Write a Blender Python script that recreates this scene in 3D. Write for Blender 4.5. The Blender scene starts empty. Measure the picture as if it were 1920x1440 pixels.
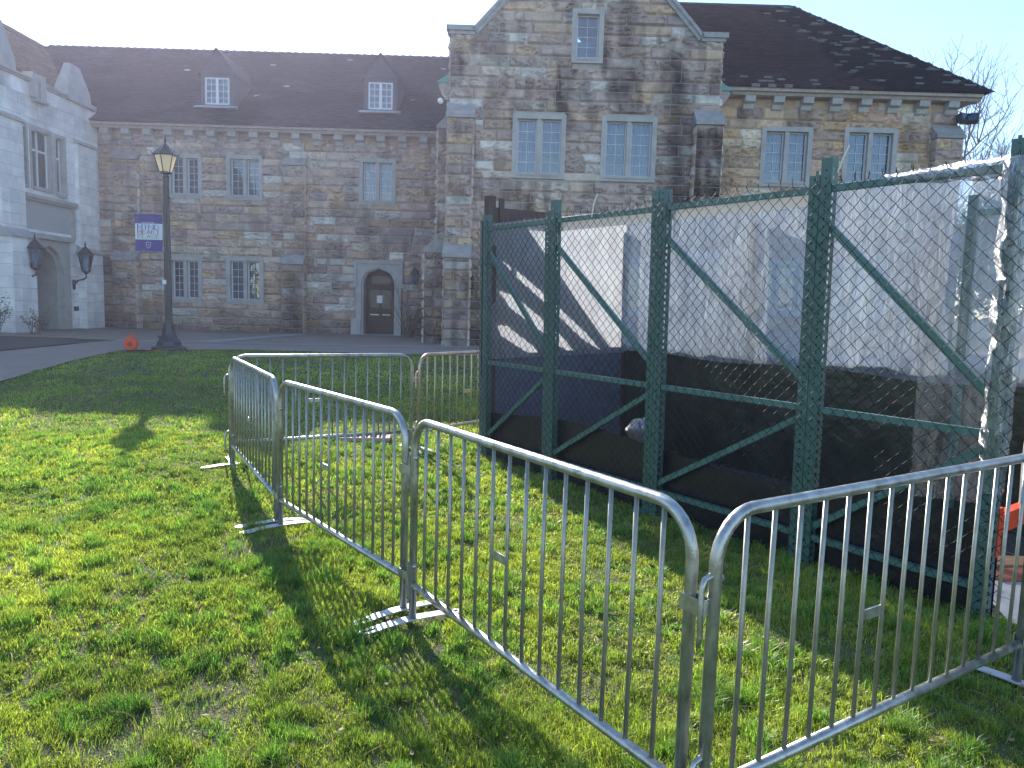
import bpy, math, random
import numpy as np
from mathutils import Vector, Matrix, Euler
R = math.radians
rng = np.random.RandomState(7)
random.seed(7)
sc = bpy.context.scene
col = sc.collection

# ------------------------------------------------------------------ camera
cd = bpy.data.cameras.new('camera')
cd.lens = 26.0; cd.sensor_width = 36.0; cd.clip_start = 0.05; cd.clip_end = 3000
cam = bpy.data.objects.new('camera', cd); col.objects.link(cam)
cam.matrix_world = Matrix.Translation((0, 0, 1.7)) @ Matrix.Rotation(R(90 - 6.1), 4, 'X') @ Matrix.Rotation(R(1.7), 4, 'Z')
sc.camera = cam
# ------------------------------------------------------------------ light
SUN_AZ, SUN_EL = -22.8, 25.3          # azimuth from +Y towards +X, elevation
w = bpy.data.worlds.new('World'); sc.world = w; w.use_nodes = True
nt = w.node_tree; bg = nt.nodes['Background']
sky = nt.nodes.new('ShaderNodeTexSky'); sky.sky_type = 'NISHITA'; sky.sun_disc = False
sky.sun_elevation = R(SUN_EL); sky.sun_rotation = R(SUN_AZ)
sky.air_density = 1.0; sky.dust_density = .1; sky.ozone_density = 3.0
nt.links.new(sky.outputs[0], bg.inputs[0]); bg.inputs[1].default_value = 0.14
sl = bpy.data.lights.new('sun', 'SUN'); sl.energy = 4.2; sl.angle = R(0.5); sl.color = (1.0, .93, .82)
so = bpy.data.objects.new('sun', sl); col.objects.link(so)
sd = Vector((math.sin(R(SUN_AZ)) * math.cos(R(SUN_EL)), math.cos(R(SUN_AZ)) * math.cos(R(SUN_EL)), math.sin(R(SUN_EL))))
so.rotation_euler = sd.to_track_quat('Z', 'Y').to_euler()
so.location = (-8, 20, 30)
sc.view_settings.view_transform = 'Standard'; sc.view_settings.look = 'None'
sc.view_settings.exposure = 1.35; sc.view_settings.gamma = 1.0
sc.cycles.max_bounces = 8; sc.cycles.transparent_max_bounces = 24
sc.cycles.use_denoising = True
sc.cycles.sample_clamp_indirect = 6

# ------------------------------------------------------------------ noise
def _h(ix, iy, s):
    n = (ix * 374761393 + iy * 668265263 + s * 974634777) & 0xffffffff
    n = ((n ^ (n >> 13)) * 1274126177) & 0xffffffff
    return ((n ^ (n >> 16)) & 0xffff) / 65535.0
def vn(x, y, s=0):
    x = np.asarray(x, float); y = np.asarray(y, float)
    ix = np.floor(x).astype(np.int64); iy = np.floor(y).astype(np.int64)
    fx = x - ix; fy = y - iy; fx = fx * fx * (3 - 2 * fx); fy = fy * fy * (3 - 2 * fy)
    a = _h(ix, iy, s); b = _h(ix + 1, iy, s); c = _h(ix, iy + 1, s); d = _h(ix + 1, iy + 1, s)
    return (a * (1 - fx) + b * fx) * (1 - fy) + (c * (1 - fx) + d * fx) * fy
def fbm(x, y, s=0, o=3):
    t = 0; a = .5
    for k in range(o):
        t = t + a * vn(np.asarray(x) * 2 ** k, np.asarray(y) * 2 ** k, s + k * 17); a *= .5
    return t / (1 - .5 ** o)
def ss(a, b, x):
    t = np.clip((np.asarray(x, float) - a) / (b - a), 0, 1); return t * t * (3 - 2 * t)
def gz(x, y):                      # the lawn rises a little towards the building
    return .35 * ss(9, 17, y) + 0 * np.asarray(x)

# ------------------------------------------------------------------ materials
MATS = {}
def mat(name, base=(.5, .5, .5), rough=.6, metal=0., spec=.5, noise=0., nscale=8., bump=0., bscale=30., attr=False,
        trans=0., col2=None, stretch=None, rvar=0.):
    if name in MATS: return MATS[name]
    m = bpy.data.materials.new(name); m.use_nodes = True
    n = m.node_tree.nodes; l = m.node_tree.links; p = n['Principled BSDF']
    p.inputs['Base Color'].default_value = (*base, 1); p.inputs['Roughness'].default_value = rough
    p.inputs['Metallic'].default_value = metal; p.inputs['Specular IOR Level'].default_value = spec
    tc = n.new('ShaderNodeTexCoord'); src = tc.outputs['Object']
    if stretch:
        mp = n.new('ShaderNodeMapping'); mp.inputs['Scale'].default_value = stretch; l.new(src, mp.inputs[0]); src = mp.outputs[0]
    cs = None
    if attr:
        a = n.new('ShaderNodeAttribute'); a.attribute_name = 'Col'; cs = a.outputs['Color']
    if noise > 0 or col2:
        nz = n.new('ShaderNodeTexNoise'); nz.inputs['Scale'].default_value = nscale; nz.inputs['Detail'].default_value = 6
        nz.inputs['Roughness'].default_value = .65; l.new(src, nz.inputs['Vector'])
        cr = n.new('ShaderNodeMapRange'); cr.inputs[1].default_value = .3; cr.inputs[2].default_value = .7
        l.new(nz.outputs['Fac'], cr.inputs[0])
        mx = n.new('ShaderNodeMix'); mx.data_type = 'RGBA'
        if col2:
            mx.inputs[6].default_value = (*base, 1); mx.inputs[7].default_value = (*col2, 1)
            if cs: l.new(cs, mx.inputs[6])
            l.new(cr.outputs[0], mx.inputs[0])
        else:
            mx.blend_type = 'MULTIPLY'; mx.inputs[0].default_value = 1
            cr.inputs[3].default_value = 1 - noise; cr.inputs[4].default_value = 1 + noise * .6
            if cs: l.new(cs, mx.inputs[6])
            else: mx.inputs[6].default_value = (*base, 1)
            l.new(cr.outputs[0], mx.inputs[7])
        cs = mx.outputs[2]
        if rvar > 0:
            rr = n.new('ShaderNodeMapRange'); l.new(nz.outputs['Fac'], rr.inputs[0]); rr.inputs[1].default_value = .3; rr.inputs[2].default_value = .7
            rr.inputs[3].default_value = rough - rvar; rr.inputs[4].default_value = rough + rvar; l.new(rr.outputs[0], p.inputs['Roughness'])
    if cs: l.new(cs, p.inputs['Base Color'])
    if bump > 0:
        nb = n.new('ShaderNodeTexNoise'); nb.inputs['Scale'].default_value = bscale; nb.inputs['Detail'].default_value = 5
        l.new(src, nb.inputs['Vector'])
        b = n.new('ShaderNodeBump'); b.inputs['Strength'].default_value = min(1, bump); b.inputs['Distance'].default_value = .02
        l.new(nb.outputs['Fac'], b.inputs['Height']); l.new(b.outputs[0], p.inputs['Normal'])
    if trans > 0:
        t = n.new('ShaderNodeBsdfTranslucent'); ms = n.new('ShaderNodeMixShader'); ms.inputs[0].default_value = trans
        if cs:
            hs = n.new('ShaderNodeMix'); hs.data_type = 'RGBA'; hs.blend_type = 'MULTIPLY'; hs.inputs[0].default_value = 1
            hs.inputs[7].default_value = (1.5, 1.5, .6, 1); l.new(cs, hs.inputs[6]); l.new(hs.outputs[2], t.inputs[0])
        else: t.inputs[0].default_value = (*base, 1)
        l.new(p.outputs[0], ms.inputs[1]); l.new(t.outputs[0], ms.inputs[2]); l.new(ms.outputs[0], n['Material Output'].inputs[0])
    MATS[name] = m; return m

def plastic(name, clear, milky=(.8, .82, .84), gloss=.12, wr=.6, scale=(3, 3, 1.2)):
    m = bpy.data.materials.new(name); m.use_nodes = True; n = m.node_tree.nodes; l = m.node_tree.links
    n.remove(n['Principled BSDF']); out = n['Material Output']
    tc = n.new('ShaderNodeTexCoord'); mp = n.new('ShaderNodeMapping'); mp.inputs['Scale'].default_value = scale
    l.new(tc.outputs['Object'], mp.inputs[0])
    nz = n.new('ShaderNodeTexNoise'); nz.inputs['Scale'].default_value = 2.2; nz.inputs['Detail'].default_value = 8; nz.inputs['Roughness'].default_value = .62
    nz.inputs['Distortion'].default_value = .8
    l.new(mp.outputs[0], nz.inputs[0])
    b = n.new('ShaderNodeBump'); b.inputs['Strength'].default_value = wr; b.inputs['Distance'].default_value = .05; l.new(nz.outputs[0], b.inputs['Height'])
    tr = n.new('ShaderNodeBsdfTransparent'); tr.inputs[0].default_value = (.93, .95, .97, 1)
    tl = n.new('ShaderNodeBsdfTranslucent'); tl.inputs[0].default_value = (*milky, 1)
    df = n.new('ShaderNodeBsdfDiffuse'); df.inputs[0].default_value = (*milky, 1)
    gl = n.new('ShaderNodeBsdfGlossy'); gl.inputs['Roughness'].default_value = .16
    for q in (tl, df, gl): l.new(b.outputs[0], q.inputs['Normal'])
    m1 = n.new('ShaderNodeMixShader'); m1.inputs[0].default_value = .35; l.new(tl.outputs[0], m1.inputs[1]); l.new(df.outputs[0], m1.inputs[2])
    m2 = n.new('ShaderNodeMixShader')
    mr = n.new('ShaderNodeMapRange'); mr.inputs[1].default_value = .32; mr.inputs[2].default_value = .7
    mr.inputs[3].default_value = min(1, clear + .12); mr.inputs[4].default_value = max(0, clear - .16); l.new(nz.outputs[0], mr.inputs[0]); l.new(mr.outputs[0], m2.inputs[0])
    l.new(m1.outputs[0], m2.inputs[1]); l.new(tr.outputs[0], m2.inputs[2])
    m3 = n.new('ShaderNodeMixShader'); fr = n.new('ShaderNodeFresnel'); fr.inputs[0].default_value = 1.35; l.new(b.outputs[0], fr.inputs['Normal'])
    ad = n.new('ShaderNodeMath'); ad.operation = 'MULTIPLY_ADD'; ad.inputs[1].default_value = .8; ad.inputs[2].default_value = gloss * .3; l.new(fr.outputs[0], ad.inputs[0])
    l.new(ad.outputs[0], m3.inputs[0]); l.new(m2.outputs[0], m3.inputs[1]); l.new(gl.outputs[0], m3.inputs[2])
    l.new(m3.outputs[0], out.inputs[0]); MATS[name] = m; return m

M_stone = mat('sandstone', attr=True, rough=.9, spec=.2, noise=.2, nscale=7, bump=.6, bscale=22)
M_cap = mat('cap_stone', (.33, .31, .29), .85, noise=.3, nscale=3)
M_mortar = mat('mortar', (.42, .38, .34), .95, noise=.2, spec=.1)
M_lime = mat('limestone', (.43, .41, .385), .85, noise=.22, nscale=2.5, bump=.25, bscale=40, spec=.2)
M_limeblk = mat('limestone_blocks', attr=True, rough=.88, spec=.2, noise=.16, nscale=2.2, bump=.3, bscale=18)
M_tile = mat('roof_tile', attr=True, rough=.8, spec=.25, noise=.3, nscale=9, bump=.3)
M_copper = mat('copper', (.13, .33, .30), .6, noise=.3, nscale=10)
M_white = mat('white_paint', (.72, .73, .74), .5)
M_lead = mat('lead_flashing', (.42, .45, .48), .5, noise=.2)
M_brown = mat('brown_wood', (.075, .045, .035), .7, noise=.3, nscale=6, stretch=(6, 6, 1))
M_darkmetal = mat('lamp_metal', (.03, .035, .038), .45, metal=.0, noise=.2)
M_dormer = mat('dormer_stucco', (.10, .085, .10), .9, noise=.2)
M_galv = mat('galvanised', (.46, .46, .43), .38, metal=.85, noise=.42, nscale=5, rvar=.12, stretch=(4, 4, 2.2), bump=.12, bscale=60)
M_galvp = mat('galvanised_plate', (.62, .63, .64), .5, metal=.35, noise=.2, nscale=14)
M_bar = mat('galvanised_bar', (.36, .355, .31), .45, metal=.7, noise=.3, nscale=9, stretch=(4, 4, 1.5))
M_galvw = mat('galvanised_warm', (.55, .44, .34), .4, metal=.8, noise=.35, nscale=6)
M_green = mat('green_rack_paint', (.050, .120, .104), .42, spec=.5, noise=.1, nscale=3, bump=.05)
M_greenl = mat('green_brace_paint', (.075, .175, .15), .4, spec=.5, noise=.2, nscale=7)
M_wire = mat('vinyl_wire', (.006, .009, .02), .6, spec=.18)
M_black = mat('black_sheet', (.006, .008, .014), .38, spec=.5, noise=.4, nscale=3, bump=.8, bscale=5)
M_skirt = mat('olive_sheet', (.045, .05, .035), .3, spec=.5, noise=.6, nscale=4, bump=1., bscale=7)
M_tarp = mat('tarp_opaque', (.05, .06, .09), .6, noise=.2)
M_orange = mat('orange_paint', (.62, .07, .02), .4, noise=.2)
M_reel = mat('orange_plastic', (.80, .10, .03), .35, trans=.25)
M_pave = mat('paving', (.32, .24, .19), .9, noise=.25, nscale=1.4, bump=.2, bscale=60, col2=(.25, .19, .155))
M_band = mat('pale_concrete', (.36, .35, .32), .85, noise=.15)
M_mulch = mat('mulch', (.13, .095, .08), .95, noise=.5, nscale=20, bump=1, bscale=30)
M_asph = mat('asphalt', (.045, .045, .05), .8, noise=.3, nscale=20, bump=.4, bscale=80)
M_conc = mat('concrete', (.42, .42, .42), .8, noise=.2, nscale=6)
M_ply = mat('boards', (.32, .19, .11), .7, noise=.3, nscale=5, stretch=(1, 8, 1))
M_soil = mat('soil', (.055, .085, .02), .95, noise=.5, nscale=6, bump=1, bscale=70, col2=(.13, .12, .05))
M_grass = mat('grass_blade', attr=True, rough=.34, spec=.55, trans=.6)
M_bark = mat('bark', (.10, .075, .06), .9, noise=.3)
M_twig = mat('twig', (.16, .115, .09), .9)
M_leaf = mat('leaf', attr=True, rough=.6, spec=.3, trans=.35)
M_pl_back = plastic('plastic_back', .46, milky=(.58, .63, .71), wr=1.0)
M_pl_end = plastic('plastic_end', .34, milky=(.46, .47, .50), wr=.6)
M_pl_clear = plastic('plastic_clear', .92, milky=(.45, .5, .55), wr=1.0, scale=(5, 5, .8), gloss=.0)
M_pl_wrap = plastic('plastic_wrap', .90, milky=(.6, .66, .7), wr=1.0, scale=(9, 9, 1.2), gloss=.0)
M_strap = mat('strap', (.72, .68, .55), .5)

def glassmat():
    m = bpy.data.materials.new('window_glass'); m.use_nodes = True; n = m.node_tree.nodes; l = m.node_tree.links
    n.remove(n['Principled BSDF'])
    tr = n.new('ShaderNodeBsdfTransparent'); tr.inputs[0].default_value = (.55, .62, .68, 1)
    gl = n.new('ShaderNodeBsdfGlossy'); gl.inputs['Roughness'].default_value = .04; gl.inputs[0].default_value = (.9, .95, 1, 1)
    fr = n.new('ShaderNodeFresnel'); fr.inputs[0].default_value = 1.45
    tc = n.new('ShaderNodeTexCoord'); nz = n.new('ShaderNodeTexNoise'); nz.inputs['Scale'].default_value = 2.5; l.new(tc.outputs['Object'], nz.inputs[0])
    b = n.new('ShaderNodeBump'); b.inputs['Strength'].default_value = .25; b.inputs['Distance'].default_value = .03; l.new(nz.outputs[0], b.inputs['Height'])
    l.new(b.outputs[0], gl.inputs['Normal'])
    mx = n.new('ShaderNodeMixShader'); ad = n.new('ShaderNodeMath'); ad.operation = 'ADD'; ad.inputs[1].default_value = .07; l.new(fr.outputs[0], ad.inputs[0])
    l.new(ad.outputs[0], mx.inputs[0]); l.new(tr.outputs[0], mx.inputs[1]); l.new(gl.outputs[0], mx.inputs[2]); l.new(mx.outputs[0], n['Material Output'].inputs[0])
    return m
M_glass = glassmat()
M_lampglass = mat('lamp_glass', (.92, .86, .68), .5, trans=.85)
M_curt = mat('curtain', (.22, .28, .32), .9)
M_curtg = mat('shade_cloth', (.16, .16, .18), .9)
M_dark = mat('dark_interior', (.02, .02, .025), .9)

# ------------------------------------------------------------------ mesh helpers
class MB:
    def __init__(s): s.v = []; s.f = []; s.c = []; s.hc = False
    def add(s, vs, fs, c=None):
        o = len(s.v); s.v.extend([tuple(map(float, q)) for q in vs]); s.f.extend([tuple(o + i for i in f) for f in fs])
        if c is not None: s.hc = True
        if c is None: c = (.5, .5, .5)
        if np.ndim(c) == 1: s.c.extend([tuple(c)] * len(vs))
        else: s.c.extend([tuple(q) for q in c])
        return s
    def box(s, a, b, c=None, M=None):
        x0, y0, z0 = a; x1, y1, z1 = b
        vs = [(x0, y0, z0), (x1, y0, z0), (x1, y1, z0), (x0, y1, z0), (x0, y0, z1), (x1, y0, z1), (x1, y1, z1), (x0, y1, z1)]
        if M is not None: vs = [M @ Vector(q) for q in vs]
        return s.add(vs, [(0, 3, 2, 1), (4, 5, 6, 7), (0, 1, 5, 4), (1, 2, 6, 5), (2, 3, 7, 6), (3, 0, 4, 7)], c)
    def quad(s, a, b, c, d, colr=None): return s.add([a, b, c, d], [(0, 1, 2, 3)], colr)
    def tube(s, pts, r, n=8, cap=True, c=None):
        pts = [Vector(p) for p in pts]
        rs = r if hasattr(r, '__len__') else [r] * len(pts)
        vs = []; fs = []; up = None
        for i, p in enumerate(pts):
            if i == 0: t = pts[1] - p
            elif i == len(pts) - 1: t = p - pts[i - 1]
            else: t = (pts[i + 1] - p).normalized() + (p - pts[i - 1]).normalized()
            t.normalize()
            if up is None:
                up = Vector((0, 0, 1)) if abs(t.z) < .9 else Vector((1, 0, 0))
            a = t.cross(up).normalized(); b = t.cross(a).normalized(); up = -b if b.length > 0 else up
            up = a.cross(t)
            for k in range(n):
                an = 2 * math.pi * k / n
                vs.append(p + (a * math.cos(an) + up * math.sin(an)) * rs[i])
        for i in range(len(pts) - 1):
            for k in range(n):
                k2 = (k + 1) % n; fs.append((i * n + k, i * n + k2, (i + 1) * n + k2, (i + 1) * n + k))
        if cap: fs.append(tuple(range(n))[::-1]); fs.append(tuple((len(pts) - 1) * n + k for k in range(n)))
        return s.add(vs, fs, c)
    def lathe(s, prof, n=16, cx=0, cy=0, c=None, ph=0):
        vs = []; fs = []
        for r, z in prof:
            for k in range(n):
                a = 2 * math.pi * k / n + ph; vs.append((cx + r * math.cos(a), cy + r * math.sin(a), z))
        for i in range(len(prof) - 1):
            for k in range(n):
                k2 = (k + 1) % n; fs.append((i * n + k, i * n + k2, (i + 1) * n + k2, (i + 1) * n + k))
        fs.append(tuple(range(n))[::-1]); fs.append(tuple((len(prof) - 1) * n + k for k in range(n)))
        return s.add(vs, fs, c)
    def prism(s, poly, f0, f1, c=None):       # poly: 2D points, f0/f1 map a 2D point to 3D at each end
        n = len(poly); vs = [f0(p) for p in poly] + [f1(p) for p in poly]
        fs = [tuple(range(n))[::-1], tuple(range(n, 2 * n))] + [(i, (i + 1) % n, n + (i + 1) % n, n + i) for i in range(n)]
        return s.add(vs, fs, c)
    def obj(s, name, m, parent=None, smooth=False, loc=None):
        me = bpy.data.meshes.new(name); me.from_pydata(s.v, [], s.f)
        if s.hc:
            a = me.color_attributes.new('Col', 'FLOAT_COLOR', 'POINT')
            arr = np.ones((len(s.v), 4), np.float32); arr[:, :3] = np.array(s.c, np.float32)[:, :3]; a.data.foreach_set('color', arr.ravel())
        me.materials.append(m)
        if smooth: me.polygons.foreach_set('use_smooth', [True] * len(me.polygons))
        me.update()
        o = bpy.data.objects.new(name, me); col.objects.link(o)
        if parent is not None: o.parent = parent
        if loc: o.location = loc
        return o
def tag(o, label=None, cat=None, group=None, kind=None):
    if label: o['label'] = label
    if cat: o['category'] = cat
    if group: o['group'] = group
    if kind: o['kind'] = kind
    return o
def empty(name, loc=(0, 0, 0), rot=(0, 0, 0), **k):
    o = bpy.data.objects.new(name, None); col.objects.link(o); o.location = loc; o.rotation_euler = rot
    o.empty_display_size = .2
    return tag(o, **k)
def np_mesh(name, V, F, m, cols=None, parent=None, smooth=False):
    """V (n,3), F list of (k,) same-size polygon array (m,k)"""
    me = bpy.data.meshes.new(name); k = F.shape[1]
    me.vertices.add(len(V)); me.vertices.foreach_set('co', V.astype(np.float32).ravel())
    me.loops.add(F.size); me.loops.foreach_set('vertex_index', F.astype(np.int32).ravel())
    me.polygons.add(len(F)); me.polygons.foreach_set('loop_start', np.arange(0, F.size, k, dtype=np.int32))
    me.update(calc_edges=True)
    if cols is not None:
        a = me.color_attributes.new('Col', 'FLOAT_COLOR', 'POINT')
        arr = np.ones((len(V), 4), np.float32); arr[:, :3] = cols; a.data.foreach_set('color', arr.ravel())
    if smooth: me.polygons.foreach_set('use_smooth', np.ones(len(F), bool))
    me.materials.append(m); o = bpy.data.objects.new(name, me); col.objects.link(o)
    if parent is not None: o.parent = parent
    return o

# ------------------------------------------------------------------ ground
G = []
def lawn_edge_x(y):
    return np.where(y < 12, -8.6, np.where(y < 17, -8.6 - (y - 12) * .1, -9.1 + (y - 17) * 1.25))
def lawn_edge_y(x): return np.where(x < -7.0, 17.3 + (x + 9.1) * .65, 18.65 + (x + 7) * .03)
def in_lawn(x, y): return (x > lawn_edge_x(y)) & (y < lawn_edge_y(x))
# the ground: one sheet that reaches the horizon
xs = np.concatenate([[-1500, -400, -120, -60], np.arange(-30, 30.1, .5), [60, 120, 400, 1500]])
ys = np.concatenate([[-1500, -400, -100, -30], np.arange(-10, 40.1, .5), [60, 120, 400, 1500]])
X, Y = np.meshgrid(xs, ys); Z = gz(X, Y) + (vn(X * .8, Y * .8, 3) - .5) * .04 * (Y < 17) * (np.abs(X) < 29) * (Y > -9)
nx = len(xs); idx = np.arange(X.size).reshape(X.shape)
F = np.stack([idx[:-1, :-1], idx[:-1, 1:], idx[1:, 1:], idx[1:, :-1]], -1).reshape(-1, 4)
g = np_mesh('ground', np.stack([X, Y, Z], -1).reshape(-1, 3), F, M_soil, smooth=True); tag(g, kind='structure')
def sheet(name, poly, dz, m, step=None):
    """flat strip following the ground, poly is a list of (left, right) point pairs"""
    b = MB(); vs = []; fs = []
    for i, (p, q) in enumerate(poly):
        for (x, y) in (p, q): vs.append((x, y, float(gz(x, y)) + dz))
    for i in range(len(poly) - 1): fs.append((2 * i, 2 * i + 1, 2 * i + 3, 2 * i + 2))
    b.add(vs, fs); o = b.obj(name, m); return tag(o, kind='structure')
pp = []
for x in list(np.arange(-9.1, -7.0, .3)) + list(np.arange(-6.8, 40, .8)):
    pp.append(((x, float(lawn_edge_y(x)) + .02 * math.sin(x * 7)), (x, 29.5)))
sheet('plaza', pp, .026, M_pave)
pl = [((-11.2 - .05 * math.sin(y), y), (float(lawn_edge_x(np.array(min(y, 17.0)))) + .02 * math.sin(y * 5), y)) for y in np.arange(-4, 21.4, .4)]
sheet('path', pl, .030, M_pave)
sheet('pavement', [((-16.6, 21.3), (-16.6, 29.4)), ((-9.0, 21.3), (-9.0, 29.4))], .022, M_pave)
sheet('concrete_band', [((-13.2, 20.98), (-13.2, 21.16)), ((-9.1, 20.95), (-9.1, 21.2)), ((-5.6, 21.4), (-5.6, 21.7)), ((-1.4, 22.3), (-1.4, 22.7)), ((14, 23.2), (14, 23.6))], .036, M_band)
sheet('concrete_band', [((-9.2, 21.2), (-8.5, 21.2)), ((-8.1, 27.9), (-7.5, 27.9))], .041, M_band)
sheet('concrete_kerb', [((-16, 28.2), (-16, 28.45)), ((-2.3, 28.2), (-2.3, 28.45))], .045, M_band)
mp_ = [((-16.1, y), (-11.22 - .05 * math.sin(y) - max(0, y - 19) * .55, y)) for y in np.arange(-4, 21.3, .5)]
sheet('mulch_bed', mp_, .05, M_mulch)

# grass blades -----------------------------------------------------------------
def blades(x, y, h, wd, colr, lean=.5, kink=None):
    n = len(x); z = gz(x, y) + (vn(x * .8, y * .8, 3) - .5) * .04 * (y < 17) - .004
    az = rng.rand(n) * 2 * np.pi; ln = (rng.rand(n) ** .7) * lean * h
    dx = np.cos(az); dy = np.sin(az); fa = az + np.pi / 2 + rng.randn(n) * .6
    wx = np.cos(fa) * wd / 2; wy = np.sin(fa) * wd / 2
    V = np.zeros((n, 5, 3)); 
    V[:, 0] = np.stack([x - wx, y - wy, z], -1); V[:, 1] = np.stack([x + wx, y + wy, z], -1)
    mx = x + dx * ln * .35; my = y + dy * ln * .35; mz = z + h * .6
    V[:, 2] = np.stack([mx + wx * .8, my + wy * .8, mz], -1); V[:, 3] = np.stack([mx - wx * .8, my - wy * .8, mz], -1)
    V[:, 4] = np.stack([x + dx * ln * 1.1, y + dy * ln * 1.1, z + h * (1 - .25 * rng.rand(n))], -1)
    b = np.arange(n)[:, None] * 5
    F = np.concatenate([b + [0, 1, 2], b + [0, 2, 3], b + [3, 2, 4]], 0)
    C = np.repeat(colr[:, None, :], 5, 1)
    return V.reshape(-1, 3), F, C.reshape(-1, 3)
def grass_zone(y0, y1, dens, hs, wd):
    # random points inside the view wedge
    hw = lambda yy: yy * .78 + 1.0
    A = (y1 - y0) * 2 * hw(y1); n = int(A * dens)
    x = (rng.rand(n) * 2 - 1) * hw(y1); y = y0 + rng.rand(n) * (y1 - y0)
    k = (np.abs(x) < hw(y)) & in_lawn(x, y); x = x[k]; y = y[k]
    # clumping: pull towards tuft centres
    cell = .11; rx_ = x * .80 + y * .60 + .25 * fbm(x * 2.1, y * 2.1, 101); ry_ = -x * .60 + y * .80 + .25 * fbm(x * 2.1 + 7, y * 2.1, 103)
    cx = np.floor(rx_ / cell); cy = np.floor(ry_ / cell)
    tx = (cx + .1 + .8 * _h(cx.astype(np.int64), cy.astype(np.int64), 5)) * cell - rx_; ty = (cy + .1 + .8 * _h(cx.astype(np.int64), cy.astype(np.int64), 9)) * cell - ry_
    pull = .75 * (_h(cx.astype(np.int64), cy.astype(np.int64), 11) > .6) * rng.rand(len(x)); x = x + (tx * .8 - ty * .6) * pull; y = y + (tx * .6 + ty * .8) * pull
    tuft = _h(cx.astype(np.int64), cy.astype(np.int64), 21)
    n1 = fbm(x * 1.9, y * 1.9, 31); n2 = fbm(x * .7, y * .7, 47); n3 = fbm(x * 5, y * 5, 61)
    bare = (fbm(x * 2.3 + 9, y * 2.3, 71) > .66) & (n3 > .5)
    keep = (~bare | (rng.rand(len(x)) < .22)); enc = (x - -.314) * .81 + (y - 8.1) * .586; al = (x + .314) * .586 - (y - 8.1) * .81
    keep &= ~((enc > .15) & (enc < 3.0) & (al > -.1) & (al < 9))
    x, y, tuft, n1, n2, n3 = [q[keep] for q in (x, y, tuft, n1, n2, n3)]
    m = len(x)
    n4 = fbm(x * 9, y * 9, 65, 2); h = hs * (.10 + 1.5 * n4 ** 2.4 + .45 * n3 + .6 * (tuft > .78) * ss(.35, .6, n1) + .25 * ss(.5, .7, n1)) * (.5 + .7 * rng.rand(m))
    t = np.clip(.55 + .8 * (n2 - .5) + .9 * (n1 - .5) - .6 * (n4 - .5) + .15 * rng.randn(m), 0, 1)[:, None]
    c = np.array([.40, .47, .105]) * t + np.array([.12, .215, .05]) * (1 - t)
    c = np.where((tuft > .74)[:, None], c * np.array([.62, .85, .9]), c)
    dead = rng.rand(m) < (.05 + .16 * (n1 < .42)); c[dead] = np.array([.30, .24, .12]) * (.7 + .5 * rng.rand(dead.sum(), 1))
    c = c * (.55 + .8 * rng.rand(m, 1)); h[dead] *= .7
    return blades(x, y, h, wd * (.7 + .6 * rng.rand(m)), c, .9)
parts = [grass_zone(1.0, 3.2, 27000, .060, .0032), grass_zone(3.2, 5.5, 15000, .060, .0045), grass_zone(5.5, 9, 6500, .06, .0072),
         grass_zone(9, 13.5, 1800, .06, .011), grass_zone(13.5, 19.2, 800, .055, .017)]
off = 0; VV = []; FF = []; CC = []
for V, F, C in parts: VV.append(V); FF.append(F + off); CC.append(C); off += len(V)
go = np_mesh('grass', np.concatenate(VV), np.concatenate(FF), M_grass, np.concatenate(CC))
tag(go, 'short green lawn grass in tufts with worn patches', 'grass', kind='stuff')
# dead straw and clippings lying on the lawn
b = MB()
for i in range(1000):
    y = 1.3 + 9 * random.random() ** 1.6; x = (random.random() * 2 - 1) * (y * .75 + .4)
    if not bool(in_lawn(np.array(x), np.array(y))): continue
    a = random.random() * 6.28; L = random.uniform(.04, .17); z = float(gz(x, y)) + random.uniform(.02, .045); k = random.uniform(-.5, .5)
    pts = [(x + math.cos(a + k * t) * L * t, y + math.sin(a + k * t) * L * t, z + .012 * math.sin(3.1 * t)) for t in (0, .35, .7, 1)]
    b.tube(pts, [.0014, .0020, .0018, .0008], 3, c=np.array([.42, .32, .18]) * random.uniform(.6, 1.2))
for i in range(420):
    y = 1.4 + 9 * random.random() ** 1.4; x = (random.random() * 2 - 1) * (y * .75 + .4)
    if not bool(in_lawn(np.array(x), np.array(y))): continue
    s = random.uniform(.008, .02); z = float(gz(x, y)) + random.uniform(.015, .04); a = random.random() * 6.28
    P = [(x + math.cos(a + q) * s * (1 if i_ % 2 else .6), y + math.sin(a + q) * s * (1 if i_ % 2 else .6), z + random.uniform(-.006, .008)) for i_, q in enumerate((0, 1.57, 3.14, 4.7))]
    b.quad(*P, colr=np.array([.35, .24, .15]) * random.uniform(.5, 1.5))
tag(b.obj('dead_grass', M_leaf), 'dry straw stems and leaf scraps scattered over the lawn', 'straw', kind='stuff')

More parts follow.
